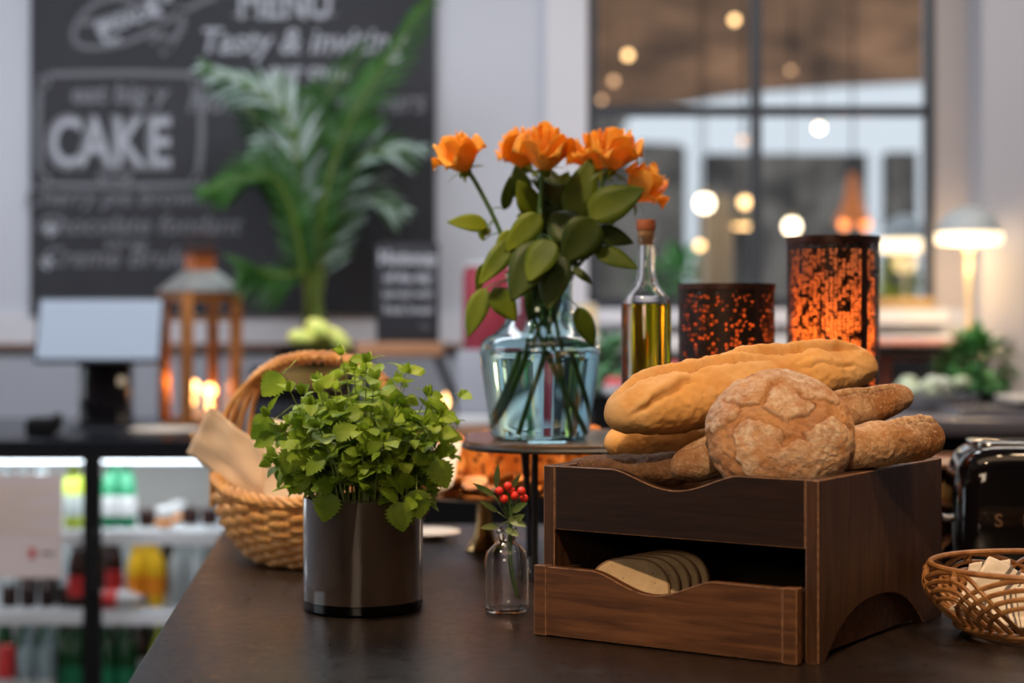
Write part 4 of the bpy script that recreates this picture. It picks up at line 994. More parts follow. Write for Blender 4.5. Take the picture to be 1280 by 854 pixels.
def bush(name, px, py, Y, r, n, L, m, floor_z, label, pot='black_matt', potr=.08, poth=.12, seed=1, sq=(1, 1, .85)):
    c = at(px, py, Y); t = thing(name, label, 'potted plant', (c.x, c.y, floor_z)); mb = MB(); leaf_ball(mb, c, r, n, L, seed, sq); mb.build('foliage', m, t, autosmooth=0)
    b = Vector((c.x, c.y, floor_z)); mb = MB(); mb.lathe([(0, 0), (potr*.8, 0), (potr, poth), (potr*.9, poth), (potr*.8, poth-.02), (0, poth-.02)], b, 28); mb.build('pot', pot, t)
    mb = MB(); q = random.Random(seed)
    for i in range(9): mb.tube([b+Vector((q.uniform(-.4, .4)*potr, q.uniform(-.4, .4)*potr, poth-.03)), c+Vector((q.uniform(-.6, .6)*r, q.uniform(-.6, .6)*r, q.uniform(-.3, .5)*r))], .003, 5)
    mb.build('stems', 'rose_stem', t)
P('yellow_leaf', (.45, .48, .03), .5)
bush('garden_shrub', 850, 372, 11.5, .34, 240, .14, 'leafy', .02, 'green shrub in a pot low in the hall beyond the window', potr=.25, poth=.9, seed=3)
bush('yellow_shrub', 1122, 352, 8.6, .12, 150, .06, 'yellow_leaf', .02, 'yellow green shrub beyond the window beneath the glowing lamp', potr=.12, poth=1.3, seed=4)

# ------------------------------------------------------------------ table lamps
def table_lamp(px, Y, w_, ydome, yrim, yg, ybase, label, name='table_lamp'):
    x = (px-640)/F*Y; zb = CAMZ-(ybase-HY)/F*Y; zr = CAMZ-(yrim-HY)/F*Y; zd = CAMZ-(ydome-HY)/F*Y; zg = CAMZ-(yg-HY)/F*Y; R = w_/2; C = Vector((x, Y, 0))
    t = thing(name, label, 'lamp', (x, Y, zb))
    pr = [(R*math.cos(a), zr+(zd-zr)*math.sin(a)) for a in [PI/2*i/12 for i in range(13)]]
    mb = MB(); mb.lathe(pr[:-1]+[(.004, zd)]+[(max(.003, r-.004), z-.003) for r, z in reversed(pr[:-1])], C, 48, closed=True); mb.build('dome_shade', 'lamp_shade', t)
    mb = MB(); mb.lathe([(R*.55, zr+.006), (R*1.04, zr+.001), (R*1.05, zg), (R*.98, zg-.004), (0, zg-.004), (0, zr+.005)], C, 48); mb.build('diffuser', 'lamp_glow', t)
    mb = MB(); mb.lathe([(0, zg-.03), (.016, zg-.03), (.024, zg-.004), (0, zg-.004)], C, 24); mb.tube([(x, Y, zb+.012), (x, Y, zg-.028)], .010, 12); mb.build('stem', 'cream', t)
    mb = MB(); mb.lathe([(0, 0), (.06, 0), (.06, .010), (.03, .016), (0, .016)], (x, Y, zb), 32); mb.build('base', 'cream', t)
    ld = bpy.data.lights.new('lamp_light', 'POINT'); ld.energy = 7 if Y < 6 else .12; ld.color = (1, .68, .36); ld.shadow_soft_size = .05; lo = bpy.data.objects.new('lamp_light', ld); COL.objects.link(lo); lo.location = (x, Y, zg-.05)
table_lamp(1211, 5.80, .205, 258, 292, 303, 420, 'glowing table lamp with a pale dome shade on the white ledge by the wall')
table_lamp(1131, 7.75, .205, 268, 300, 314, 425, 'second pale dome lamp beyond the glass, standing in for the reflected first lamp')  # added lamp in place of the first lamp's mirror image
mb = MB(); x = wx(1131, 7.75); mb.bx(x-.4, x+.5, 7.5, 8.0, .02, CAMZ-(425-HY)/F*7.75-.001); tag(mb.build('side_table', 'far_white', bevel=.01), 'pale side table carrying the stand-in dome lamp beyond the window', 'table')

# ------------------------------------------------------------------ ledge and service counter at the window
LZ = CAMZ-.0545
mb = MB(); mb.bx(X0-.20, 1.60, 5.66, WY-.001, LZ-.05, LZ); tag(mb.build('window_ledge', 'ledge_white', bevel=.004), 'long white ledge under the window that the dome lamp stands on', 'ledge')
RCZ = CAMZ-.262
Lp = [(.52, 4.60), (3.2, 4.60), (3.2, 5.975), (1.598, 5.975), (1.598, WY-.002), (.52, WY-.002)]
mb = MB(); mb.prism(Lp, lambda a, b, c: Vector((a, c, b)), RCZ-.04, RCZ); tag(mb.build('service_counter', 'top_right', bevel=.003), 'greyish brown service counter running under the window', 'counter')
mb = MB(); mb.prism([(.56, 4.66), (3.18, 4.66), (3.18, 5.97), (.56, 5.97)], lambda a, b, c: Vector((a, c, b)), 0, RCZ-.041); tag(mb.build('counter_cabinet', 'cabinet', smooth=False), 'black cabinet front under the greyish brown service counter', 'cabinet')
for i in range(6):
    px = 850+i*38
# wooden stand with a black tray of salmon
Y = 5.45; x = wx(1142, Y); zt = CAMZ-(444-HY)/F*Y
t = thing('wooden_stand', 'small reddish brown wooden stand raising the tray of salmon', 'stand', (x, Y, RCZ))
mb = MB(); mb.bx(x-.13, x+.13, Y-.11, Y+.11, zt-.012, zt); mb.build('top_board', 'red_crate', t, bevel=.002)
for a in (-.10, .10):
    for b in (-.08, .08): mb = MB(); mb.bx(x+a-.012, x+a+.012, Y+b-.012, Y+b+.012, RCZ, zt-.0125); mb.build('leg', 'red_crate', t, bevel=.002)
mb = MB(); mb.bx(x-.10, x+.10, Y-.006, Y+.006, RCZ+.04, RCZ+.06); mb.build('stretcher', 'red_crate', t)
zs = zt+.001
q = thing('black_tray', 'shallow black tray of salmon on the wooden stand', 'tray', (x-.03, Y, zs))
mb = MB(); mb.prism(rrect(x-.20, x+.16, Y-.14, Y+.14, .04), lambda a, b, c: Vector((a, c, b)), zs, zs+.006); mb.build('tray_bottom', 'black_matt', q)
mb = MB(); mb.tube([(a, b, zs+.020) for a, b in rrect(x-.205, x+.165, Y-.145, Y+.145, .04)], .009, 8, closed=True); mb.build('tray_rim', 'black_matt', q)
r_ = random.Random(3)
for i in range(11):
    mb = MB(); cx = x-.17+.031*i; mb.sphere((cx, Y-.03+.03*(i % 3), zs+.034), (.026, .05, .016), 14, 8, R=Rz(.4*(i % 3)))
    tag(mb.build('salmon_slice', 'salmon'), 'rolled slice of pinkish orange salmon on the black tray', 'salmon slice', 'salmon slices on the black tray')
# grey dish of pale vegetables
Y = 5.05; x = wx(1162, Y); q = thing('metal_dish', 'shallow round grey metal dish of pale vegetables', 'dish', (x, Y, RCZ))
mb = MB(); mb.lathe([(0, .0), (.10, 0), (.125, .030), (.135, .048), (.128, .048), (.118, .030), (.098, .005), (0, .005)], (x, Y, RCZ), 48, sx=1.05); mb.build('bowl_wall', 'tin', q)
for i in range(16):
    a = i*2.4; rr = .025+.075*((i*.618) % 1); mb = MB(); mb.sphere((x+rr*math.cos(a)*1.1, Y+rr*math.sin(a), RCZ+.058+.012*(i % 3)), (.030, .024, .018), 12, 8, R=Rz(a))
    tag(mb.build('vegetable_chunk', 'veg_white'), 'pale green and white vegetable chunk heaped in the grey dish', 'vegetable', 'vegetable chunks in the grey metal dish')
bush('green_herb_bush', 1222, 456, 5.25, .118, 420, .045, 'leafy', RCZ, 'dense round dark green herb bush on the service counter below the dome lamp', potr=.07, poth=.07, seed=8)
for i, (zz, xx, L) in enumerate(((.0, 1.19, 'wider flat grey board lying lowest on the service counter'), (.026, 1.36, 'flat dark board stacked on top of the wider grey board'))):
    mb = MB(); mb.bx(xx, xx+.7, 4.68+.06*i, 5.0, RCZ+zz+.0005, RCZ+zz+.014); b_ = thing('serving_board', L, 'board', (xx+.3, 4.85, RCZ+zz), 0, 'flat boards stacked on the service counter'); mb.build('slab', 'tin' if i == 0 else 'dark_frame', b_, bevel=.003)
    mb = MB(); mb.bx(xx+.01, xx+.68, 4.69+.06*i, 4.99, RCZ+zz+.0145, RCZ+zz+.0255); mb.build('board_face', 'top_right' if i == 0 else 'paper_white', b_)
# things around the bottle
def jar(px, ybase_z, Y, r, h, m, lid, label, name='storage_jar', cat='jar', grp=None):
    x = wx(px, Y); b = Vector((x, Y, ybase_z)); t = thing(name, label, cat, b, 0, grp)
    MB().lathe([(0, 0), (r*.94, 0), (r, .01), (r, h*.86), (r*.9, h*.93), (r*.9, h*.95), (0, h*.95)], b, 36).build('body', m, t)
    MB().lathe([(0, h*.951), (r*.96, h*.951), (r*.98, h*.985), (r*.7, h), (0, h+.003)], b, 36).build('lid', lid, t)
LCZ = .985
mb = MB(); q_ = wx(613, 5.45); mb.bx(q_-.10, q_+.10, 5.36, 5.54, LCZ, wz(437, 5.45)-.001); tag(mb.build('white_stand', 'wall_low', bevel=.004), 'pale box stand under the red juice dispenser', 'stand')
jar(613, wz(437, 5.45), 5.45, .085, .27, 'juice_red', 'white_plastic', 'tall dispenser of red juice with a white lid behind the rose leaves', 'juice_dispenser', 'dispenser')
jar(733, LZ, 5.78, .034, .11, 'cream', 'white_plastic', 'cream coloured jar on the ledge just beside the neck of the blue vase')
jar(727, LZ+.116, 5.78, .032, .02, 'white_plastic', 'white_plastic', 'white cup lid') if False else None
bush('salad_plant', 764, 452, 5.35, .085, 200, .05, 'leafy_pale', RCZ if False else LCZ, 'soft green leafy plant in a dark pot between the vase and the oil bottle', potr=.07, poth=.12, seed=11)
P('pink', (.65, .10, .11), .5)
for i, (px, py, Y, L) in enumerate(((846, 462, 5.3, 'red tomato showing in the gap between the oil bottle and the short lantern'), (774, 482, 5.2, 'red tomato resting low beside the oil bottle base'))):
    x = wx(px, Y); z0 = RCZ if px > 800 else LCZ; zc = wz(py, Y)
    t = thing('white_bowl', 'small white footed bowl of tomatoes %s' % ('beside the short pierced lantern' if i == 0 else 'between the vase and oil bottle'), 'bowl', (x, Y, z0)); mb = MB(); mb.lathe([(0, 0), (.03, 0), (.01, .01), (.01, zc-z0-.045), (.05, zc-z0-.02), (.052, zc-z0), (.048, zc-z0), (0, zc-z0-.030)], (x, Y, z0), 28); mb.build('bowl', 'white_plastic', t)
    for k in range(3):
        mb = MB(); mb.sphere((x-.022+.022*k, Y-.015*(k % 2), zc+.004), .022, 16, 10); f_ = thing('tomato', L, 'tomato', (x-.022+.022*k, Y, zc), 0, 'tomatoes in bowl %s' % ('by the short lantern' if i == 0 else 'by the oil bottle')); mb.build('fruit', 'pink', f_)
        mb = MB(); mb.lathe([(0, .0), (.008, .001), (.002, .004), (0, .006)], (x-.022+.022*k, Y-.015*(k % 2), zc+.025), 8); mb.build('calyx', 'leafy', f_)

# ------------------------------------------------------------------ bar counter with fridges
CY = 5.05; XE = .50
mb = MB(); mb.bx(-2.6, XE, CY, WY-.002, LCZ-.03, LCZ); tag(mb.build('bar_counter', 'top_left', bevel=.003), 'glossy black bar counter over the drinks fridges', 'counter')
FXR = wx(292, CY)
mb = MB(); mb.bx(FXR+.02, XE-.02, CY+.02, WY-.004, 0, LCZ-.031); tag(mb.build('bar_cabinet', 'cabinet', smooth=False), 'plain black cabinet beside the drinks fridge', 'cabinet')
fr = thing('drinks_fridge', 'black framed glass door drinks fridge lit white inside, under the bar', 'fridge', (-1.6, CY+.3, 0))
z0, z1 = .10, LCZ-.0305
mb = MB(); mb.bx(-2.6, FXR+.018, CY+.56, CY+.60, 0, z1); mb.bx(-2.6, -2.56, CY+.02, CY+.56, 0, z1); mb.bx(FXR-.02, FXR+.018, CY+.02, CY+.56, 0, z1); mb.bx(-2.56, FXR-.02, CY+.02, CY+.56, z1-.03, z1); mb.bx(-2.56, FXR-.02, CY+.03, CY+.56, 0, z0)
mb.build('casing', 'cabinet', fr, smooth=False)
mb = MB(); mb.bx(-2.555, FXR-.022, CY+.545, CY+.558, z0, z1-.031); mb.build('white_liner', 'fridge_inner', fr, smooth=False)
DV = (wx(117, CY)); dw_ = FXR-DV
doors = [(DV-.004, FXR-.0), (DV-dw_-.06, DV-.004), (DV-2*dw_-.12, DV-dw_-.06)]
P('door_glass', (1, 1, 1), .0, trans=1, ior=1.03)
for i, (a, b) in enumerate(doors):
    mb = MB(); zt_ = z1+.001; s_ = .024 if i < 3 else .03
    mb.bx(a+.001, a+s_, CY-.012, CY+.018, .06, zt_); mb.bx(b-s_, b-.001, CY-.012, CY+.018, .06, zt_); mb.bx(a+s_, b-s_, CY-.012, CY+.018, zt_-.028, zt_); mb.bx(a+s_, b-s_, CY-.012, CY+.018, .06, .11)
    d_ = mb.build('door', 'black_matt', fr, smooth=False)
    mb = MB(); mb.bx(a+s_, b-s_, CY+.002, CY+.008, .11, zt_-.028); mb.build('door_pane', 'door_glass', d_, smooth=False)
    mb = MB(); mb.tube([(a+s_*.5, CY-.012, .55), (a+s_*.5, CY-.035, .56), (a+s_*.5, CY-.035, .72), (a+s_*.5, CY-.012, .73)], .005, 6); mb.build('door_handle', 'black_metal', d_)
SHZ = [wz(655, 5.3)-.0, wz(752, 5.3), wz(868, 5.3)]
for zz in SHZ:
    mb = MB()
    mb.bx(-2.55, FXR-.03, CY+.075, CY+.083, zz-.040, zz-.002)
    for k in range(9): mb.tube([(-2.55, CY+.09+.05*k, zz-.004), (FXR-.03, CY+.09+.05*k, zz-.004)], .003, 5)
    for k in range(60): xx = -2.54+(FXR+2.51)*k/59; mb.tube([(xx, CY+.085, zz-.002), (xx, CY+.50, zz-.002)], .0016, 4)
    mb.build('shelf_grille', 'shelf_wire', fr)
mb = MB(); mb.bx(-2.54, FXR-.03, CY+.04, CY+.06, z1-.038, z1-.0315); mb.build('lamp_strip', 'led', fr, smooth=False)
for xx in (-2.53,): mb = MB(); mb.bx(xx, xx+.010, CY+.035, CY+.045, z0+.02, z1-.04); mb.build('side_lamp_strip', 'led', fr, smooth=False)
for xx in (-1.9, -1.2):
    ld = bpy.data.lights.new('fridge_light', 'AREA'); ld.energy = 4; ld.size = .7; ld.size_y = .3; ld.shape = 'RECTANGLE'; ld.color = (.85, .93, 1); lo = bpy.data.objects.new('fridge_light', ld); COL.objects.link(lo); lo.location = (xx, CY+.20, z1-.055); lo.rotation_euler = (math.radians(25), 0, 0)
# notice taped to the glass door
nx0, nx1 = wx(-20, CY), wx(79, CY); t = thing('paper_notice', 'pale pinkish paper notice taped on the fridge door glass', 'notice', ((nx0+nx1)/2, CY-.014, .7))
mb = MB(); mb.bx(nx0, nx1, CY-.0145, CY-.013, wz(722, CY), wz(592, CY)); mb.build('sheet', 'notice', t, smooth=False)
mb = MB()
for i in range(7): mb.bx(nx0+.03, nx1-.02-.04*(i % 3), CY-.0152, CY-.0147, wz(610+9*i, CY)-.003, wz(610+9*i, CY)+.001)
mb.build('printed_lines', 'paper', t, smooth=False)
mb = MB(); cx, cz = wx(42, CY), wz(691, CY)
for k in range(6): a = 2*PI*k/6; mb.sphere((cx+.006*math.cos(a), CY-.015, cz+.010*math.sin(a)), (.006, .0006, .008), 8, 6)
mb.build('red_mark', 'notice_red', t)
mb = MB(); mb.bx(wx(52, CY), wx(70, CY), CY-.0152, CY-.0147, cz-.004, cz+.004); mb.build('printed_word', 'ink', t, smooth=False)
# bottles
P('b_green', (.02, .24, .11), .15, trans=.3); P('b_dgreen', (.012, .06, .02), .15); P('b_clear', (.62, .68, .70), .15, trans=.4); P('b_yellow', (.85, .50, .02), .2); P('b_orange', (.85, .28, .02), .2)
P('b_dark', (.03, .012, .01), .15); P('b_red', (.50, .03, .03), .3); P('b_white', (.5, .5, .5), .4); P('b_grey', (.20, .26, .28), .35); P('cap_silver', (.7, .7, .7), .25, metal=.8); P('b_lime', (.38, .46, .04), .3); P('cap_green', (.03, .28, .12), .35); P('cap_dark', (.03, .03, .03), .4); P('cap_yellow', (.9, .75, .05), .4)
cols = {}
def drink(px, Y, zb, r, h, body, cap, lab, label, grp, lie=False, can=False):
    key = (body, cap, lab, r, h, can); x = wx(px, Y)
    if key in cols:
        t = copy_tree(cols[key])
    else:
        t = thing('drink_can' if can else 'drink_bottle', label, 'can' if can else 'bottle'); cols[key] = t
        if can: pr = [(0, 0), (r*.85, 0), (r, .008), (r, h*.93), (r*.82, h*.985), (r*.8, h), (r*.7, h*.985), (0, h*.985)]
        else: pr = [(0, .002), (r*.85, 0), (r, .010), (r, h*.56), (r*.86, h*.66), (r*.42, h*.80), (r*.36, h*.92), (0, h*.92)]
        MB().lathe(pr, (0, 0, 0), 20).build('body', body, t, local=True)
        if not can: MB().lathe([(0, h*.921), (r*.44, h*.921), (r*.44, h*.985), (r*.38, h), (0, h)], (0, 0, 0), 16).build('cap', cap, t, local=True)
        if lab: MB().lathe([(r+.0008, h*.16), (r+.0008, h*.44)], (0, 0, 0), 20).build('label_band', lab, t, local=True)
    t.location = (x, Y, zb); t['label'] = label; t['group'] = grp
    if lie: t.location = (x-h/2, Y, zb+r+.001); t.rotation_euler = (0, PI/2, 0)
g1 = 'bottles on the top fridge shelf'; g2 = 'bottles on the middle fridge shelf'; g3 = 'bottles on the bottom fridge shelf'
for px, Y in ((138, 5.22), (159, 5.22), (146, 5.34)): drink(px, Y, SHZ[0], .026, .215, 'b_green', 'cap_green', 'b_white', 'green glass bottle with a pale label on the top fridge shelf', g1)
for px, Y in ((8, 5.2), (30, 5.2), (52, 5.22)): drink(px, Y, SHZ[0], .026, .215, 'b_clear', 'cap_green', 'b_white', 'clear bottle behind the paper notice on the top fridge shelf', g1)
drink(92, 5.2, SHZ[0], .030, .225, 'b_lime', 'cap_yellow', 'b_clear', 'lime yellow bottle beside the black door post on the top fridge shelf', g1)
for px, Y in ((184, 5.25), (238, 5.3), (262, 5.28)): drink(px, Y, SHZ[0], .026, .050, 'b_dark', 'cap_dark', None, 'small dark pot standing in the row on the top fridge shelf', g1, can=True)
for px, Y in ((206, 5.2), (222, 5.35)): drink(px, Y, SHZ[0], .026, .062, 'b_white', 'cap_dark', 'b_orange', 'small white and orange pot on the top fridge shelf', g1, can=True)
for px, Y in ((96, 5.2), (143, 5.32)): drink(px, Y, SHZ[1], .026, .215, 'b_dark', 'cap_dark', 'b_red', 'dark bottle with a red label on the middle fridge shelf', g2)
for px, Y in ((170, 5.22), (195, 5.22), (183, 5.36)): drink(px, Y, SHZ[1], .027, .205, 'b_yellow', 'cap_yellow', 'b_orange', 'yellow juice bottle with an orange label on the middle fridge shelf', g2)
for px, Y in ((221, 5.24), (249, 5.24)): drink(px, Y, SHZ[1], .026, .205, 'b_clear', 'cap_green', None, 'clear water bottle with a green cap on the middle fridge shelf', g2)
drink(152, 5.16, SHZ[1], .028, .150, 'b_white', 'cap_dark', 'b_red', 'white bottle with a red label lying on its side on the middle fridge shelf', g2, lie=True)
for px in (12, 36, 60, 82): drink(px, 5.22, SHZ[1], .025, .06, 'b_dark', 'cap_dark', None, 'low dark jar under the paper notice on the middle fridge shelf', g2, can=True)
for px in (137, 161): drink(px, 5.20, SHZ[2], .028, .235, 'b_dgreen', 'cap_silver', 'b_green', 'dark green bottle with a silver neck on the bottom fridge shelf', g3)
drink(199, 5.24, SHZ[2], .027, .235, 'b_lime', 'cap_yellow', 'b_green', 'lime green bottle on the bottom fridge shelf', g3)
drink(178, 5.35, SHZ[2], .028, .235, 'b_dark', 'cap_silver', 'b_white', 'brown bottle with a white label at the back of the bottom fridge shelf', g3)
for px in (33, 58): drink(px, 5.18, SHZ[2], .028, .16, 'b_grey', 'cap_silver', 'b_white', 'grey can with a white band on the bottom fridge shelf', g3, can=True)
for px in (38, 63): drink(px, 5.30, SHZ[2], .028, .24, 'b_grey', 'cap_silver', 'b_clear', 'tall grey bottle behind the cans on the bottom fridge shelf', g3)
drink(8, 5.18, SHZ[2], .028, .17, 'b_red', 'cap_silver', 'b_white', 'red can with a white band on the bottom fridge shelf', g3, can=True)
for px in (82, 97): drink(px, 5.22, SHZ[2], .027, .235, 'b_dgreen', 'cap_dark', 'b_green', 'dark green bottle beside the black door post on the bottom fridge shelf', g3)

for i in range(11):
    px = 6+25*i
    drink(px, 5.46, SHZ[2], .027, .235, 'b_dgreen', 'cap_dark', 'b_green' if i % 2 else None, 'dark green bottle in the rear row of the bottom fridge shelf', 'rear bottles on the bottom fridge shelf')
    if i < 10: drink(px+6, 5.46, SHZ[1], .026, .215, 'b_dark' if i % 3 else 'b_clear', 'cap_dark', None, 'bottle in the rear row of the middle fridge shelf', 'rear bottles on the middle fridge shelf')
# ------------------------------------------------------------------ on the bar counter
# order screen on its stand
Y = 5.45; x = wx(124, Y); t = thing('till_screen', 'till with a wide tilted screen on a black box stand', 'till', (x, Y, LCZ))
Ms = Rx(math.radians(-18)); cs_ = Vector((x, Y, wz(412, Y))); W_, H_ = .375, .190
def tilted(mb, x0, x1, z0, z1, y0, y1): o = len(mb.v); mb.bx(x0, x1, y0, y1, z0, z1); mb.v[o:] = [cs_+Ms @ v for v in mb.v[o:]]
mb = MB(); tilted(mb, -W_/2-.010, W_/2+.010, -H_/2-.010, H_/2+.010, 0, .022); mb.build('screen_case', 'dark_frame', t, bevel=.004)
mb = MB(); tilted(mb, -W_/2, W_/2, -H_/2, H_/2, -.002, -.0003); mb.build('screen_face', 'screen', t, smooth=False)
mb = MB(); mb.bx(x-.070, x+.085, Y+.025, Y+.12, LCZ, wz(452, Y)); mb.build('stand_box', 'black_gloss', t, bevel=.006)
mb = MB(); mb.prism(rrect(x-.10, x+.11, Y-.03, Y+.15, .02), lambda a, b, c: Vector((a, c, b)), LCZ, LCZ+.008); mb.build('foot_plate', 'dark_frame', t)
x = wx(55, 5.25); t = thing('card_reader', 'small black card reader on the bar counter beside the till', 'card reader', (x, 5.25, LCZ))
mb = MB(); mb.box((x, 5.25, LCZ+.032), (.085, .12, .050), Rx(.15)); mb.build('case', 'black_matt', t, bevel=.008)
mb = MB(); mb.box((x, 5.245, LCZ+.060), (.06, .05, .004), Rx(.15)); mb.build('display', 'tin', t)
x = wx(208, 5.35); t = thing('white_tray', 'oval white tray on the bar counter under the copper lantern', 'tray', (x, 5.35, LCZ)); mb = MB(); mb.lathe([(0, 0), (.105, 0), (.118, .014), (.112, .015), (.10, .006), (0, .006)], (x, 5.35, LCZ), 40, sy=.9); mb.build('dish', 'ceramic', t)
# copper lantern
Y = 5.60; xl = wx(250, Y); lz0 = LCZ; lz1 = wz(366, Y); lw = .205; t = thing('copper_lantern', 'large copper framed glass lantern with a grey pitched roof and a lit candle', 'lantern', (xl, Y, lz0)); RL = Rz(math.radians(35)); lc = Vector((xl, Y, 0))
def lb(mb, c, s): o = len(mb.v); mb.box(c, s); mb.v[o:] = [lc+RL @ v for v in mb.v[o:]]; return mb
hw = lw/2*.82
for sx_ in (-1, 1):
    for sy_ in (-1, 1): lb(MB(), (sx_*hw, sy_*hw, (lz0+lz1)/2+.01), (.032, .032, lz1-lz0-.02)).build('corner_post', 'copper_frame', t, bevel=.002)
for zz in (lz0+.02, lz1-.012, lz1-.085):
    mb = MB()
    hgt = .03 if zz != lz1-.085 else .010
    for s_ in (-1, 1): lb(mb, (s_*hw, 0, zz), (.014, 2*hw-.02, hgt)); lb(mb, (0, s_*hw, zz), (2*hw-.02, .014, hgt))
    mb.build('cross_rail', 'copper_frame', t, smooth=False)
lb(MB(), (0, 0, lz0+.004), (2*hw+.03, 2*hw+.03, .008)).build('base_plate', 'copper_frame', t)
for s_ in (-1, 1):
    lb(MB(), (s_*hw, 0, (lz0+lz1)/2), (.002, 2*hw-.02, lz1-lz0-.06)).build('glass_pane', 'pane_glass', t, smooth=False); lb(MB(), (0, s_*hw, (lz0+lz1)/2), (2*hw-.02, .002, lz1-lz0-.06)).build('glass_pane', 'pane_glass', t, smooth=False)
def pyramid(b, tp, z0_, z1_, m, nm):
    mb = MB(); vs = [lc+RL @ Vector((sx*b, sy*b, z0_)) for sx, sy in ((-1, -1), (1, -1), (1, 1), (-1, 1))]+[lc+RL @ Vector((sx*tp, sy*tp, z1_)) for sx, sy in ((-1, -1), (1, -1), (1, 1), (-1, 1))]
    mb.add(vs, [(0, 1, 2, 3), (4, 5, 6, 7), (0, 1, 5, 4), (1, 2, 6, 5), (2, 3, 7, 6), (3, 0, 4, 7)]); mb.build(nm, m, t, smooth=False)
zr1 = wz(338, Y); zr2 = wz(318, Y)
pyramid(hw+.022, .040, lz1+.003, zr1, 'verdigris', 'roof'); pyramid(.036, .036, zr1+.001, zr2, 'copper', 'chimney'); pyramid(.050, .030, zr2+.001, zr2+.025, 'dark_copper', 'chimney_cap')
mb = MB(); mb.tube([lc+Vector((.04*math.cos(a), 0, zr2+.03+.035*math.sin(a))) for a in [PI*i/12 for i in range(13)]], .004, 6); mb.build('ring_handle', 'dark_copper', t)
def candle(px, Y, zb, py, r, label, name='lit_candle', fl=.008):
    x = wx(px, Y); zf = wz(py, Y); t = thing(name, label, 'candle', (x, Y, zb)); MB().lathe([(0, 0), (r, 0), (r, zf-zb-.020), (r*.8, zf-zb-.018), (0, zf-zb-.022)], (x, Y, zb), 20).build('wax', 'wax', t)
    MB().lathe([(0, -.020), (fl*.8, -.008), (fl, 0), (fl*.55, .016), (0, .032)], (x, Y, zf), 14).build('flame', 'flame', t)
candle(241, 5.60, lz0+.009, 500, .028, 'lit candle with the largest flame inside the copper lantern', fl=.010)
candle(262, 5.70, LCZ, 505, .022, 'lit candle standing just beside the copper lantern', fl=.010)
candle(292, 5.72, LCZ, 491, .022, 'lit candle standing alone between the copper lantern and the wicker handle', fl=.010)
candle(557, 5.5, LCZ, 503, .022, 'lit candle on the bar behind the herb and blue vase', fl=.010)
x0, x1 = wx(318, 5.56), wx(446, 5.56); t = thing('black_cabinet', 'black box shaped machine on the bar behind the fruit stand', 'machine', ((x0+x1)/2, 5.56, LCZ))
mb = MB(); mb.bx(x0, x1, 5.46, 5.62, LCZ, wz(458, 5.56)); mb.build('body', 'black_gloss', t, bevel=.008)
mb = MB(); mb.bx(x0+.02, x1-.02, 5.452, 5.459, LCZ+.03, LCZ+.09); mb.build('front_panel', 'dark_frame', t)
# two tier fruit stand
Y = 5.30; xs = wx(393, Y); zt2 = wz(440, Y); t = thing('fruit_stand', 'two-tier fruit stand with a black upper bowl above a golden lower bowl', 'fruit stand', (xs, Y, LCZ)); b = Vector((xs, Y, 0))
MB().lathe([(0, LCZ), (.06, LCZ), (.06, LCZ+.006), (.010, LCZ+.014), (.010, zt2-.05), (0, zt2-.05)], b, 24).build('column', 'black_metal', t)
zb2 = wz(483, Y); MB().lathe([(.011, zb2-.006), (.075, zb2), (.112, zb2+.050), (.106, zb2+.050), (.072, zb2+.006), (.011, zb2)], b, 40, closed=True).build('lower_bowl', 'yellow_bowl', t)
MB().lathe([(0, zt2-.055), (.05, zt2-.05), (.095, zt2-.02), (.108, zt2+.008), (.102, zt2+.008), (.088, zt2-.016), (.045, zt2-.044), (0, zt2-.044)], b, 40).build('upper_bowl', 'black_matt', t)
for i, (px, py, rr, a, L) in enumerate(((377, 423, (.043, .030, .026), .1, 'yellow fruit at the near rim of the black upper bowl'), (400, 413, (.048, .032, .030), .6, 'topmost pale yellow fruit heaped on the black upper bowl'), (422, 425, (.050, .032, .028), .75, 'greenish yellow fruit sloping down over the black bowl rim beside the palm'), (398, 430, (.046, .034, .024), 0, 'yellow fruit in the middle of the black upper bowl'))):
    c = at(px, py, Y-.03+.02*i); f_ = thing('mango', L, 'fruit', c, 0, 'yellow fruits in the black bowl'); mb = MB(); mb.sphere(c, rr, 24, 14, R=Ry(a)); mb.build('flesh', 'melon', f_)
    mb = MB(); mb.tube([c+Ry(a) @ Vector((rr[0]*.96, 0, 0)), c+Ry(a) @ Vector((rr[0]*1.12, 0, .002))], .002, 5); mb.build('stalk', 'cork', f_)
# palm
Y = 5.78; xp = wx(392, Y); t = thing('potted_palm', 'tall feathery green palm in a black planter before the chalkboard', 'potted plant', (xp, Y, LCZ)); pb = Vector((xp, Y, LCZ))
MB().lathe([(0, 0), (.10, 0), (.125, .26), (.118, .26), (.112, .235), (0, .235)], pb, 40).build('planter', 'black_matt', t)
stm, lv1, lv2 = MB(), MB(), MB(); rp = random.Random(21)
fr_ = [  # tip px, tip py, bow py, depth, pale?
    ((392, 330), (430, 170), (540, -8), -.1, 0), ((385, 330), (398, 150), (455, 60), .05, 0), ((380, 320), (360, 150), (258, 84), -.15, 1), ((378, 320), (350, 200), (300, 120), .1, 0),
    ((380, 340), (345, 225), (258, 236), -.2, 0), ((400, 340), (445, 205), (520, 186), -.05, 1), ((402, 350), (440, 250), (500, 262), .05, 1), ((385, 350), (345, 345), (308, 334), -.3, 0), ((395, 330), (400, 190), (385, 120), 0, 0), ((404, 345), (425, 230), (468, 130), .12, 0), ((384, 345), (372, 215), (330, 175), -.05, 1), ((390, 340), (375, 180), (345, 105), -.1, 1)]
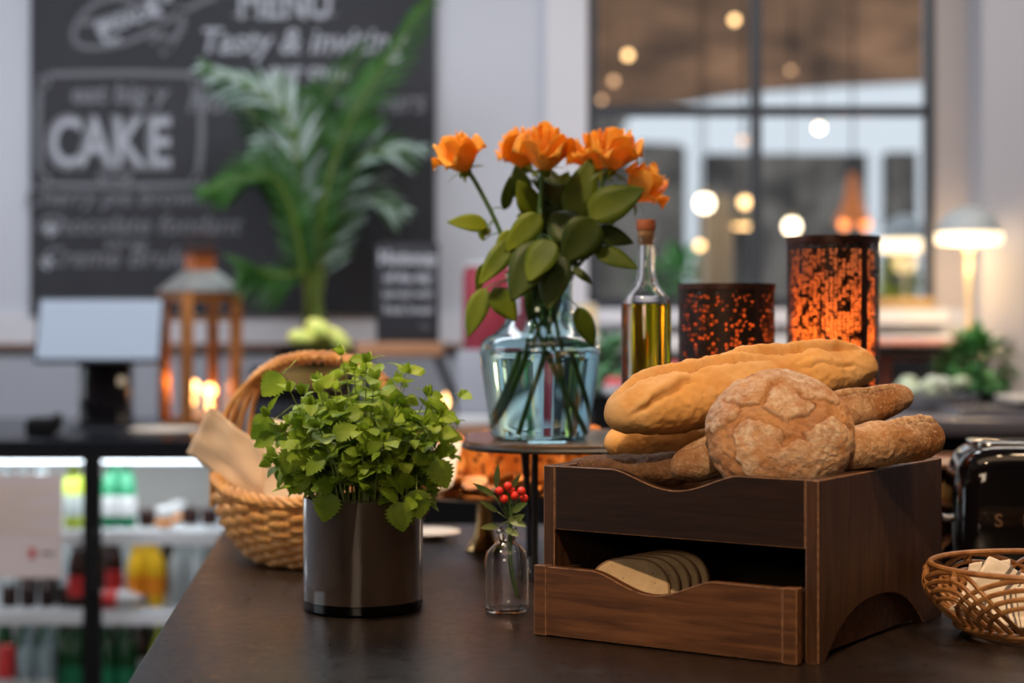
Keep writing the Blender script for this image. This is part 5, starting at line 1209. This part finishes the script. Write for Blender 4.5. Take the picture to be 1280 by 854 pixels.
for i, (m0, m1, tp, dy, pale) in enumerate(fr_):
    b0 = pb+Vector((rp.uniform(-.05, .05), rp.uniform(-.04, .04), .24)); p1 = at(*m0, Y+dy*.3); p2 = at(*m1, Y+dy*.7); p3 = at(*tp, Y+dy)
    pts = bez([b0, p1, p2, p3], 40); stm.tube(pts, [.012*(1-.85*k/40) for k in range(41)], 6)
    for k in range(14, 41, 2 if i % 2 else 1):
        ax = (pts[min(40, k+1)]-pts[k-1]).normalized(); s_ = math.sin(PI*min(1, (k-10)/32*.93+.07)); sd = ax.cross(Vector((0, -1, .3))).normalized()
        for sg in (-1, 1):
            d = ax*1.15+sd*sg*.55+Vector((0, rp.uniform(-.3, .3), -.18)); L = (.12 if k > 36 else .16)*(.35+.65*s_)
            leaf(lv2 if (pale and (k % 3)) else lv1, pts[k], d, Vector((0, -1, .6)), L, .019, 6, .6, .3)
stm.build('frond_stems', 'palm_stem', t); lv1.build('leaflets', 'palm_leaf', t, autosmooth=0); lv2.build('pale_leaflets', 'palm_leaf_pale', t, autosmooth=0)
# shelf unit carrying the small chalk sign
Y = 5.72; t = thing('wooden_shelf', 'black metal rack with a wooden top plank standing on the bar', 'shelf', (wx(500, Y), Y, LCZ)); x0, x1 = wx(447, Y), wx(553, Y); zz = wz(428, Y)
mb = MB(); mb.bx(x0, x1, Y-.06, Y+.14, zz-.045, zz); mb.build('plank', 'board_wood', t, bevel=.003)
for a, b in ((x0+.02, x0+.03), (x1-.03, x1+.075)):
    for yy in (Y-.04, Y+.12): mb = MB(); mb.tube([(a+.01, yy, zz-.046) if a < x0+.1 else (x1-.02, yy, zz-.046), (b, yy, LCZ)], .010, 8); mb.build('leg', 'dark_frame', t)
def text(parent, body, px, py, Y, size, m, ext=.0006, off=0., shear=0., rot=0., ax='CENTER', sx=1., name='chalk_writing'):
    cu = bpy.data.curves.new('chalk_writing', 'FONT'); cu.body = body; cu.size = size; cu.extrude = ext; cu.offset = off; cu.shear = shear; cu.align_x = ax; cu.materials.append(M[m]); cu.resolution_u = 3
    o = font_mesh(cu, name); o.parent = parent
    p = at(px, py, Y)-parent.location; o.location = p; o.rotation_euler = (PI/2, -rot, 0); o.scale = (sx, 1, 1); return o
Ys = Y-.02; t = thing('small_chalk_sign', 'small black chalk sign with rows of white writing on the wooden plank', 'sign', (wx(510, Ys), Ys, zz)); mb = MB(); mb.bx(wx(470, Ys), wx(549, Ys), Ys, Ys+.012, zz+.0005, wz(304, Ys)); mb.build('board', 'chalkboard', t, bevel=.002)
for body, px, py, s, ox in (('Hot', 490, 330, .060, .003), ('soup', 526, 330, .060, .003), ('of the day', 510, 352, .042, .002), ('served with', 510, 372, .038, .001), ('fresh bread', 510, 392, .038, .001)):
    text(t, body, px, py, Ys-.0012, s, 'chalk', off=ox, sx=.9)
text(t, '95,-', 533, 412, Ys-.0012, .03, 'chalk_dim')
x = wx(594, 5.5); t = thing('white_box', 'low white box on a wooden coaster beneath the red juice dispenser', 'box', (x, 5.3, LCZ)); mb = MB(); mb.bx(x-.05, x+.05, 5.26, 5.34, LCZ+.03, LCZ+.055); mb.build('lid', 'white_plastic', t, bevel=.003); mb = MB(); mb.bx(x-.048, x+.048, 5.262, 5.338, LCZ, LCZ+.0295); mb.build('base', 'board_wood', t, bevel=.002)

# ------------------------------------------------------------------ big chalkboard
BY = WY-.030; bx0, bx1, bz0, bz1 = wx(41, BY), wx(541, BY), wz(391, BY), wz(-120, BY)
cb = thing('chalkboard', 'huge wall chalkboard menu with white lettering and a boxed cake offer', 'chalkboard', ((bx0+bx1)/2, BY, bz0))
mb = MB(); mb.bx(bx0, bx1, BY, WY-.0005, bz0, bz1); mb.build('slate', 'chalkboard', cb, smooth=False)
mb = MB()
for a in ((bx0-.008, bx0, bz0-.008, bz1), (bx1, bx1+.010, bz0-.008, bz1), (bx0, bx1, bz0-.008, bz0)): mb.bx(a[0], a[1], BY-.004, WY-.0005, a[2], a[3])
mb.build('edge_frame', 'dark_frame', cb, smooth=False)
TY = BY-.0015
def stroke(pts, w_, m, closed=False, name='chalk_drawing'):
    p = [at(a, b, TY) for a, b in (bez([(q[0], q[1], 0) for q in pts], len(pts)*6) if False else [(v.x, v.y) for v in bez([(q[0], q[1], 0) for q in pts], len(pts)*8)])]
    mb = MB(); w_ = w_*TY/F; vs = []; 
    for i, q in enumerate(p):
        d = (p[min(i+1, len(p)-1)]-p[max(i-1, 0)]).normalized(); nn = Vector((-d.z, 0, d.x)); vs += [q+nn*w_/2, q-nn*w_/2]
    mb.add(vs, [(2*i, 2*i+1, 2*i+3, 2*i+2) for i in range(len(p)-1)]); return mb.build(name, m, cb, solid=.0006)
stroke([(100, 22), (92, 40), (97, 56), (120, 60), (155, 54), (185, 42), (215, 22), (250, 4), (270, -4)], 7, 'chalk_dim')
stroke([(100, 22), (120, 4), (145, -3), (170, 3), (178, 12)], 7, 'chalk_dim')
stroke([(98, 30), (120, 27), (150, 18), (175, 4), (200, -10)], 7, 'chalk_dim')
stroke([(128, 28), (132, 52), (150, 48)], 6, 'chalk'); stroke([(190, 0), (196, 18), (200, 36), (190, 54)], 7, 'chalk_dim'); stroke([(224, 8), (228, 30), (218, 50), (202, 68)], 8, 'chalk_dim'); stroke([(202, 46), (212, 50), (206, 62)], 7, 'chalk_dim')
text(cb, 'BREAD', 155, 34, TY, .062, 'chalk', off=.002, rot=.32); text(cb, '&', 193, 20, TY, .09, 'chalk', off=.003, rot=.2); text(cb, 'of', 208, 2, TY, .05, 'chalk', off=.002)
text(cb, 'MENU', 356, 22, TY, .150, 'chalk', off=.004, sx=.80); stroke([(290, 19), (420, 18)], 4, 'chalk_dim')
text(cb, 'Tasty & inviting', 375, 66, TY, .125, 'chalk', off=.002, shear=.25, sx=.92)
text(cb, 'our own', 386, 98, TY, .080, 'chalk', off=.003)
text(cb, 'Homemade burgers', 382, 140, TY, .115, 'chalk_dim', off=.002, shear=.25, sx=.90)
BX = [(60, 93), (245, 93)]
for seg in ([(60, 94), (150, 92), (240, 94)], [(248, 104), (252, 160), (248, 222)], [(240, 232), (150, 233), (60, 232)], [(50, 222), (48, 160), (50, 104)]): stroke(seg, 8, 'chalk_dim')
for cx, cy in ((54, 103), (244, 101), (54, 224), (246, 226)): stroke([(cx-7, cy), (cx, cy-7), (cx+7, cy), (cx, cy+7), (cx-5, cy+3)], 5, 'chalk_dim')
text(cb, 'eat big y', 148, 128, TY, .095, 'chalk_dim', off=.003, shear=.15, sx=1.05)
for ch, px in (('C', 80), ('A', 117), ('K', 158), ('E', 197)):
    text(cb, ch, px, 209, TY, .255, 'chalk_dim', off=.011, sx=.72); text(cb, ch, px+3, 206, TY-.0015, .235, 'chalk', off=.003, sx=.70)
stroke([(124, 216), (128, 226), (142, 228), (158, 226), (164, 214)], 6, 'chalk_dim'); stroke([(130, 218), (144, 215), (158, 218)], 4, 'chalk_dim')
text(cb, 'Cherry pie brownies', 158, 256, TY, .088, 'chalk_dim', shear=.3, off=.001, sx=.98)
text(cb, 'Chocolate fondant', 172, 292, TY, .095, 'chalk_dim', shear=.3, off=.001, sx=1.0); text(cb, 'and tea', 158, 310, TY, .05, 'chalk_dim', off=.001)
text(cb, 'Creme Brulee', 150, 333, TY, .098, 'chalk_dim', shear=.3, off=.001, sx=1.0)
for cx, cy in ((63, 287), (59, 328)):
    mb = MB(); p = []
    for k in range(12): a = 2*PI*k/12+PI/2; r_ = (11 if k % 2 == 0 else 6)*TY/F; p.append((r_*math.cos(a), r_*math.sin(a)))
    c = at(cx, cy, TY); mb.prism(p, lambda a, b, c_: c+Vector((a, b, c_)), -.0004, .0006); mb.build('chalk_star', 'chalk', cb, smooth=False)

# ------------------------------------------------------------------ light
W = bpy.data.worlds.new('world'); sc.world = W; W.use_nodes = True; bg = W.node_tree.nodes['Background']; bg.inputs[0].default_value = (.80, .90, 1.0, 1); bg.inputs[1].default_value = .85
def area(name, loc, rot, sx, sy, e, col, spread=None):
    ld = bpy.data.lights.new(name, 'AREA'); ld.shape = 'RECTANGLE'; ld.size = sx; ld.size_y = sy; ld.energy = e; ld.color = col
    if spread: ld.spread = math.radians(spread)
    o = bpy.data.objects.new(name, ld); COL.objects.link(o); o.location = loc; o.rotation_euler = rot; return o
def spot(name, loc, target, e, col, ang=50, soft=.04, blend=.6):
    ld = bpy.data.lights.new(name, 'SPOT'); ld.energy = e; ld.color = col; ld.spot_size = math.radians(ang); ld.spot_blend = blend; ld.shadow_soft_size = soft
    o = bpy.data.objects.new(name, ld); COL.objects.link(o); o.location = loc; d = Vector(target)-Vector(loc); o.rotation_euler = d.to_track_quat('-Z', 'Y').to_euler(); return o
WARM = (1, .70, .43)
spot('bread_spot', (.0, .70, 2.85), (.33, 2.3, 1.10), 150, WARM, 24, .04)
spot('bread_spot_side', (1.05, 2.15, 2.85), (.5, 2.45, 1.15), 40, WARM, 34, .05)
spot('flower_spot', (-.35, 2.2, 2.9), (-.05, 2.95, 1.3), 95, (1, .72, .46), 34, .05)
spot('herb_spot', (-.75, 2.2, 2.9), (-.28, 2.8, 1.1), 120, (1, .78, .50), 32, .05)
spot('heat_lamp', (.05, 3.45, 2.3), (.07, 3.32, 1.05), 150, (1, .50, .20), 22, .05)
spot('bowl_spot', (.8, 2.0, 2.7), (.75, 2.45, .95), 24, WARM, 30, .05)
area('warm_ceiling_light', (.3, 1.2, 3.15), (0, 0, 0), 2.4, 1.2, 12, (1, .66, .42))
area('front_box_fill', (-.7, -.9, 2.0), (math.radians(80), 0, math.radians(-12)), .9, .6, 14, (1, .78, .55))  # added warm fill for the box front and open drawer
area('cool_room_fill', (-1.2, 4.4, 3.15), (math.radians(14), 0, 0), 3.2, 1.4, 130, (.90, .93, 1))  # added area lamp under the ceiling, imitates cool daylight
area('cool_side_fill', (-3.5, 2.6, 1.7), (0, math.radians(-90), 0), 1.8, 1.6, 22, (.84, .92, 1))  # added area lamp standing in for daylight; this wall has no window
area('window_wash', (1.6, 4.7, 3.15), (math.radians(18), 0, 0), 1.8, .8, 40, (1, .90, .82))
area('far_hall', (2.6, 10.5, 3.0), (math.radians(60), 0, 0), 4, 1, 60, (.95, .95, 1))
for px, py, Y, e in ((241, 495, 5.56, .6), (262, 500, 5.66, .3)):
    ld = bpy.data.lights.new('candle_light', 'POINT'); ld.energy = e; ld.color = (1, .45, .13); ld.shadow_soft_size = .02; o = bpy.data.objects.new('candle_light', ld); COL.objects.link(o); o.location = at(px, py, Y)+Vector((0, 0, .03))
for (C, h), e in ((lA, 1.3), (lB, 1.5)):
    ld = bpy.data.lights.new('candle_light', 'POINT'); ld.energy = e; ld.color = (1, .36, .10); ld.shadow_soft_size = .02; o = bpy.data.objects.new('candle_light', ld); COL.objects.link(o); o.location = C+Vector((0, 0, .17))
